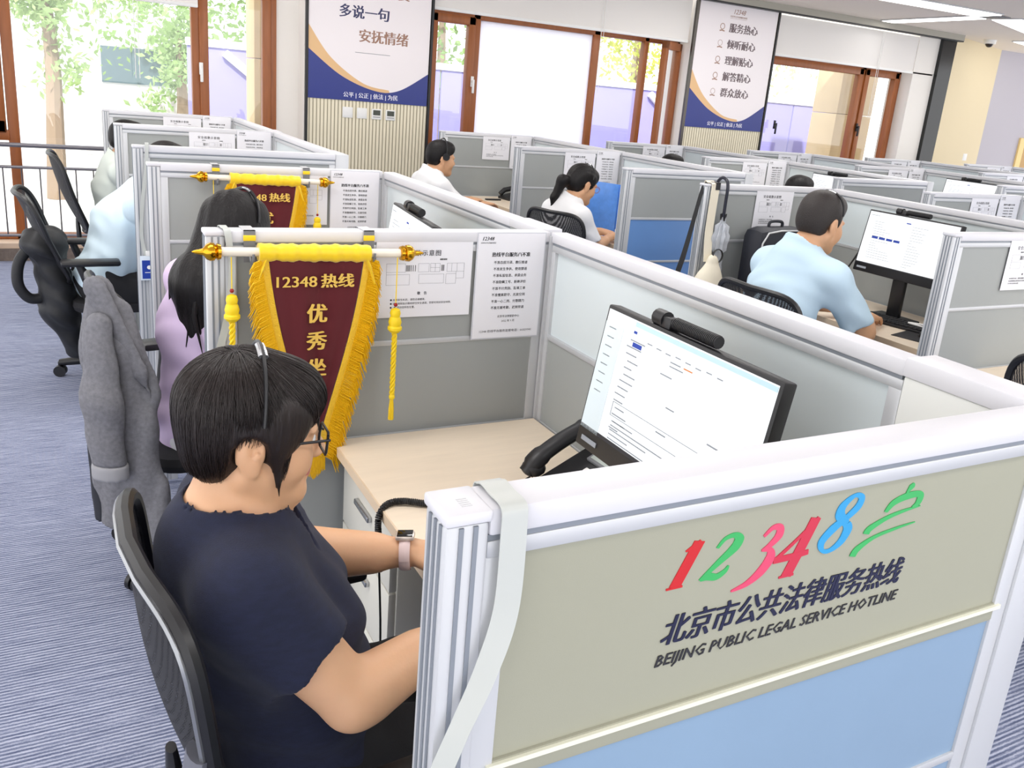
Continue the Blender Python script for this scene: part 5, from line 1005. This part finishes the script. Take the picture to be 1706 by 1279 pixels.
# ---------------------------------------------------------------- pennants
def gourd(b, x, y, zt, m=YELT):
    b.lathe([(.004, 0), (.011, -.004), (.0135, -.013), (.0115, -.022), (.014, -.026), (.0165, -.036), (.0145, -.045), (.018, -.049), (.018, -.055), (.012, -.062), (.006, -.066)], m, 18, Matrix.Translation((x, y, zt)))
def mk_pennant(label, loc, grp='award pennants'):
    r = thing('pennant', label, 'pennant', loc, group=grp); y = -.034
    MB().tube([(.02, y, 1.25), (.455, y, 1.243)], .0105, mat('rod_ivory', (238, 230, 214), .35), 14).obj('rod', r)
    for sx, x0, z0 in ((-1, .022, 1.25), (1, .452, 1.243)):
        Mx = Matrix.Translation((x0, y, z0)) @ Matrix.Rotation(sx * math.pi / 2, 4, 'Y')
        MB().lathe([(.008, -.006), (.017, -.004), (.019, .003), (.015, .006), (.020, .010), (.021, .018), (.017, .026), (.010, .031), (.0075, .034), (.004, .05), (.0012, .056)], GOLD, 20, Mx).obj('finial', r)
    cx, zt, zb = .242, 1.232, .655
    # rolled yellow heading
    P = [(.108 + i * .262 / 40, y, 1.2475 - i * .004 / 40) for i in range(41)]
    MB().tube(P, [.0205 + .0012 * math.sin(i * .75) + .0012 * math.sin(i * 1.63 + 1) for i in range(41)], YEL, 18).obj('heading', r)
    MB().tube([(cx + .02 + .012 * math.sin(t), y - .022, 1.232 - .02 + .022 * math.cos(t)) for t in np.linspace(.3, 2 * math.pi - .3, 16)], .0022, YEL, 6).obj('hanging_loop', r) if False else None
    yc = y - .003
    def edge(s, t): return cx + s * (.112 * (1 - t) + .0) * (1 + .16 * math.sin(t * math.pi))   # inner edge of red field
    def wav(u, t): return yc + .006 * math.sin(u * 3.2 + .6) * (1 - t * .5) + .003 * math.sin(u * 8 + t * 3)
    n = 26; zr = lambda t: zt - t * (zt - .735)
    MB().grid(lambda u, v: (edge(-1, v) * (1 - u) + edge(1, v) * u, wav(u * 2 - 1, v), zr(v)), 26, n, RED).grid(lambda u, v: (edge(1, v) * (1 - u) + edge(-1, v) * u, wav(1 - 2 * u, v) + .002, zr(v)), 26, n, RED).obj('cloth', r)
    for s in (-1, 1):
        tr = MB(); fr = MB(); m = 90
        tr.grid(lambda u, v: (edge(s, v) + s * (.001 + .017 * u), wav(s, v) - .0015 - .0015 * math.sin(u * math.pi), zr(v) + .0 - .008 * u * v), 4, 60, mat('gold_trim', (238, 190, 40), .5, bump=.6, bscale=260)); tr.obj('braid_trim', r)
        g = np.random.default_rng(4 + s)
        for layer in range(2):
            for i in range(150):
                t = i / 149 * (1.0 if layer else .99); x0 = edge(s, t) + s * .017; z0 = zr(t); L = (.030 + .016 * math.sin(min(1, t * 3.2) * math.pi / 2)) * g.uniform(.86, 1.1); dr = .55 + .5 * t
                a0 = (x0, wav(s, t) - .001 - layer * .0016, z0); a1 = (x0 + s * L * .62, wav(s, t) - .003 - layer * .002 + g.normal() * .001, z0 - L * .42 * dr); a2 = (x0 + s * L * .86 + g.normal() * .0015, wav(s, t) - .001 + g.normal() * .002, z0 - L * 1.12 * dr - .004)
                fr.tube([a0, a1, a2], [.0021, .0024, .001], YELF, 4, flat=.7)
        fr.obj('fringe', r)
        d = MB().tube(smooth3([(edge(s, 0) + s * .005, yc, 1.235), (edge(s, 0) + s * .017, yc - .004, 1.205), (edge(s, 0) + s * .028, yc, 1.17)]), [.012] * 10 + [.009] * 11, YEL, 10, flat=.4); d.obj('corner_gather', r)
    fb = MB(); g = np.random.default_rng(11)
    for i in range(40):
        x = cx + (i / 39 - .5) * .05; fb.tube([(x, yc - .002, .745 - abs(i / 39 - .5) * -.03), (x + g.normal() * .002, yc - .004, .70), (x + g.normal() * .003, yc - .002, .665 + abs(i / 39 - .5) * .05)], [.0022, .0022, .001], YELF, 4)
    fb.obj('fringe', r)
    t = MB(); yt = yc - .0085
    t.text('12348', .036, GOLDL, at(cx - .052, yt, 1.178), bold=.0008, width=.093); t.text('热线', .036, GOLDL, at(cx + .048, yt, 1.178), bold=.0016, width=.078)
    for i, c in enumerate('优秀坐席'): t.text(c, .050, GOLDL, at(cx, yt, 1.098 - i * .068), bold=.0018, boldz=.0005)
    t.obj('lettering', r, False)
    for x, zb_, top in ((.047, 1.145, 1.24), (.437, 1.098, 1.235)):
        q = MB().tube([(x, y - .012, top), (x, y - .013, zb_ + .022)], .0013, YELT, 6); q.obj('cord', r)
        q = MB().ell((x, y - .013, zb_ + .018), (.005, .005, .005), mat('bead_red', (150, 20, 20), .25), 12, 8); gourd(q, x, y - .013, zb_ + .010)
        for i in range(3): q.tube([(x + .0042 * math.sin(k * .55 + i * 2.1), y - .013 + .0035 * math.cos(k * .55 + i * 2.1), zb_ - .052 - k * .0034) for k in range(50)], .0034, YELT, 6)
        zk = zb_ - .225; q.ell((x, y - .013, zk), (.008, .008, .009), YELT, 12, 8)
        for i in range(26): a = i * 2.4; rr_ = .0065 * (i / 26) ** .5; q.tube([(x + rr_ * .5 * math.cos(a), y - .013 + rr_ * .5 * math.sin(a), zk), (x + rr_ * math.cos(a), y - .013 + rr_ * math.sin(a), zk - .03), (x + rr_ * 1.1 * math.cos(a), y - .013 + rr_ * 1.1 * math.sin(a), zk - .062)], .0012, YELT, 4)
        q.obj('tassel', r)
    return r
def mk_hook(label, x, yf, z=1.25):
    r = thing('strap_hook', label, 'hook', (x, yf, 0), group='metal pennant hooks'); w_ = .013
    MB().box((-w_, -.006, 1.262), (w_, -.004, H + .003), GREYP).box((-w_, -.006, H + .001), (w_, PT + .006, H + .003), ALU).box((-w_, PT + .004, 1.20), (w_, PT + .006, H + .003), GREYP).obj('strap', r, False)
    MB().box((-w_ - .001, -.0075, 1.268), (w_ + .001, -.0045, 1.281), YEL, .001).obj('yellow_tape', r)
    MB().box((-w_, -.006, 1.218), (w_, -.004, 1.262), GREYP).tube([(0, -.006 - .028 * 0 - .0275 + .0215 * math.cos(a), 1.246 + .0235 * math.sin(a)) for a in np.linspace(0, -math.pi, 12)], .003, GREYP, 8).obj('hook', r)
mk_pennant('large crimson pennant with yellow fringe behind the woman in navy', (0, 1.405, 0)); mk_pennant('far crimson pennant with yellow fringe behind the long haired woman', (.172, 2.825, 0))
for x, yf, l in ((.095, 1.41, 'left hook of the large pennant'), (.378, 1.41, 'right hook of the large pennant'), (.235, 2.83, 'left hook of the far pennant'), (.575, 2.83, 'right hook of the far pennant')): mk_hook('metal strap ' + l, x, yf)
# ---------------------------------------------------------------- lanyards, badge, straps
GRB = mat('grey_ribbon', (192, 196, 192), .45)
def band(name, label, cat, pts, wd, m, wdir=(1, 0, 0), th=.0012, group=None):
    P = smooth3(pts, 12); n = len(P); r = thing(name, label, cat, tuple(P[0]), group=group); b = MB(); vs = []; fs = []; wd = wd if isinstance(wd, list) else [wd, wd]; dirs = wdir if isinstance(wdir, list) else [wdir, wdir]
    for i, p in enumerate(P):
        t = (P[min(i + 1, n - 1)] - P[max(i - 1, 0)]).normalized(); u = i / (n - 1); w_ = float(np.interp(u, np.linspace(0, 1, len(wd)), wd)); D = Vector([float(np.interp(u, np.linspace(0, 1, len(dirs)), [q[k] for q in dirs])) for k in range(3)])
        D = (D - t * D.dot(t)).normalized(); nn = t.cross(D).normalized()
        for a, c in ((-1, -1), (1, -1), (1, 1), (-1, 1)): vs.append(p + D * (a * w_ / 2) + nn * (c * th / 2) - P[0])
    for i in range(n - 1):
        for k in range(4): fs.append((i * 4 + k, i * 4 + (k + 1) % 4, i * 4 + 4 + (k + 1) % 4, i * 4 + 4 + k))
    fs += [(3, 2, 1, 0), tuple((n - 1) * 4 + k for k in range(4))]; b.add(vs, fs, m); b.obj('ribbon', r); return r
band('lanyard', 'grey ribbon lanyard hung over the near end screen', 'lanyard', [(.062, .060, 1.12), (.062, .057, 1.27), (.062, .045, 1.2935), (.062, .02, 1.294), (.062, -.004, 1.292), (.062, -.008, 1.27), (.060, -.010, 1.19), (.042, -.014, 1.13), (.015, -.018, 1.07), (-.008, -.016, 1.0), (-.018, -.012, .93), (-.015, -.01, .84)], [.026, .026, .026, .026, .024, .020, .022, .024], GRB, [(1, 0, 0), (1, 0, 0), (1, 0, 0), (1, 0, 0), (.9, -.3, 0), (.7, -.7, 0), (1, -.2, .2), (1, 0, 0)])
band('lanyard', 'grey ribbon lanyard over the pennant screen, left of the pennant', 'lanyard', [(.042, 1.47, 1.10), (.042, 1.466, 1.27), (.042, 1.455, 1.294), (.044, 1.43, 1.294), (.046, 1.405, 1.292), (.050, 1.401, 1.26), (.055, 1.399, 1.20), (.045, 1.397, 1.10), (.022, 1.396, 1.0), (.008, 1.396, .90)], [.016, .016, .016, .014, .017, .016], GRB)
band('lanyard', 'thin grey ribbon over the corner of the blank end screen at the left', 'lanyard', [(.06, 3.60, 1.0), (.06, 3.597, 1.27), (.06, 3.58, 1.294), (.058, 3.56, 1.294), (.056, 3.535, 1.292), (.05, 3.531, 1.2), (.03, 3.53, 1.05), (.02, 3.53, .9), (.035, 3.525, .80)], .015, GRB)
bd = thing('id_badge', 'blue and white badge card hanging beside the man in pale blue', 'badge', (.045, 3.522, .695)); MB().box((-.036, -.003, 0), (.036, .001, .112), mat('badge_sleeve', (214, 226, 238), .25), .002).obj('sleeve', bd)
bb = MB().box((-.029, -.004, .008), (.029, -.003, .092), mat('badge_blue', (34, 64, 160), .3)); bb.lathe([(0, 0), (.009, 0), (.009, .0006), (0, .0006)], WHITEP, 16, Matrix.Translation((0, -.004, .06)) @ Matrix.Rotation(math.pi / 2, 4, 'X')); bb.box((-.018, -.0045, .035), (.018, -.004, .038), WHITEP); bb.obj('card', bd, False); MB().box((-.012, -.004, .11), (.012, .002, .135), WHITEP, .003).obj('clip', bd)
bs = MB().box((.0, 0, 0), (.03, .012, .26), mat('sky_blue_plastic', (150, 190, 238), .4), .003).obj('blue_board', None, loc=(.045, 3.508, .74)) if False else None
# ---------------------------------------------------------------- umbrella, bags and straps on the second-row screen
X2, YA = XR[1], Yk[2]
um = thing('umbrella', 'folded clear umbrella hooked over the second row screen', 'umbrella', (X2 + .115, YA - .03, 0)); MB().tube(smooth3([(0, .085, 1.27), (0, .08, 1.30), (0, .05, 1.322), (0, .015, 1.312), (0, 0, 1.28), (0, 0, 1.2), (0, 0, 1.12)]), .0085, mat('handle_navy', (26, 28, 44), .35), 10).obj('handle', um)
cm = translucent('clear_plastic', (222, 226, 232), .35)
def canopy(u, v):
    z = 1.12 - v * .40; rr_ = [.014, .036, .046, .040, .022, .026, .030, .024, .016, .006][min(9, int(v * 9.99))]; a = u * 2 * math.pi; k = 1 + .22 * math.cos(8 * a + v * 2); return (rr_ * k * math.cos(a), rr_ * k * .7 * math.sin(a), z + (.012 * math.cos(8 * a) if v < .3 else 0))
MB().grid(canopy, 48, 26, cm, closeu=True).obj('canopy', um); MB().tube([(0, 0, 1.13), (0, 0, .70)], .004, CHROME, 8).obj('shaft', um)
for a in (0, 1.5, 3, 4.6): MB().tube([(.014 * math.cos(a), .012 * math.sin(a), 1.11), (.018 * math.cos(a), .016 * math.sin(a), 1.145)], .0035, BLACK, 6).obj('rib_tip', um)
CRM = mat('cream_canvas', (232, 224, 204), .8)
bg = thing('canvas_bag', 'cream canvas bag hanging by a wide strap from the second row screen', 'bag', (X2 + .055, YA - .02, 0))
v = Vol((X2 - .14, YA - .16, .50), (X2 + .19, YA + .0, .96), .008); v.cone((X2 + .05, YA - .07, .90), (X2 + .04, YA - .075, .78), .04, .095, k=.03, fl=((0, 1, 0), 1.5)); v.ell((X2 + .035, YA - .075, .68), (.14, .062, .12), k=.04); v.folds(lambda p: .004 * np.sin(p[..., 0] * 55 + p[..., 2] * 18) + .003 * np.sin(p[..., 2] * 50)); v.obj('bag_body', CRM, bg, 1)
MB().tube([(.02 + .032 * math.sin(t), -.055, .935 - .035 * math.cos(t)) for t in np.linspace(.3, 2 * math.pi - .3, 18)], .007, BLACK, 8, flat=.4).obj('grab_loop', bg)
sb = band('t', 't', 't', [(X2 + .035, YA - .05, .90), (X2 + .045, YA - .018, 1.05), (X2 + .055, YA - .008, 1.26), (X2 + .056, YA - .004, 1.292), (X2 + .056, YA + .03, 1.2945), (X2 + .056, YA + .056, 1.29), (X2 + .056, YA + .058, 1.15)], .05, CRM, (1, 0, 0), .003)
k_ = [o for o in COL.objects if o.parent == sb][0]; k_.name = 'shoulder_strap'; k_.location = Vector(sb.location) - Vector(bg.location); k_.parent = bg; COL.objects.unlink(sb); bpy.data.objects.remove(sb)
MB().box((.0, -.0115 + .02, 1.262), (.028, -.0085 + .02, 1.298), BLACK).box((.0, .0085, 1.2955), (.028, .075, 1.2985), BLACK).obj('strap_pad', bg, False)
band('bag_strap', 'black webbing strap hanging off the left edge of the second row screen', 'strap', [(X2 + .02, YA + .02, 1.2935), (X2 - .004, YA + .02, 1.26), (X2 - .03, YA + .015, 1.15), (X2 - .055, YA + .01, 1.03), (X2 - .085, YA + .0, .92), (X2 - .11, YA, .80), (X2 - .11, YA, .55)], [.018, .02, .026, .028], mat('webbing_black', (32, 32, 34), .7), (.3, 1, 0) if 0 else (.8, -.6, 0), .003)
lb = thing('laptop_bag', 'black bag with pale piping standing by the notice behind the man in light blue', 'bag', (2.99, 2.72, HD), math.radians(4)); LBK = mat('bag_black', (30, 32, 42), .6, bump=.15, bscale=120)
MB().box((-.17, -.075, 0), (.19, .075, .345), LBK, .055).obj('bag_body', lb)
MB().tube([(-.165, -.068, .02), (-.163, -.075, .16), (-.150, -.070, .27), (-.11, -.065, .322), (-.02, -.064, .333), (.12, -.064, .333), (.18, -.066, .28)], .0045, mat('piping_pale', (196, 198, 200), .4), 8).obj('piping', lb); MB().tube(smooth3([(-.05, 0, .34), (-.04, 0, .37), (.04, 0, .37), (.05, 0, .34)]), .008, LBK, 8).obj('carry_handle', lb)
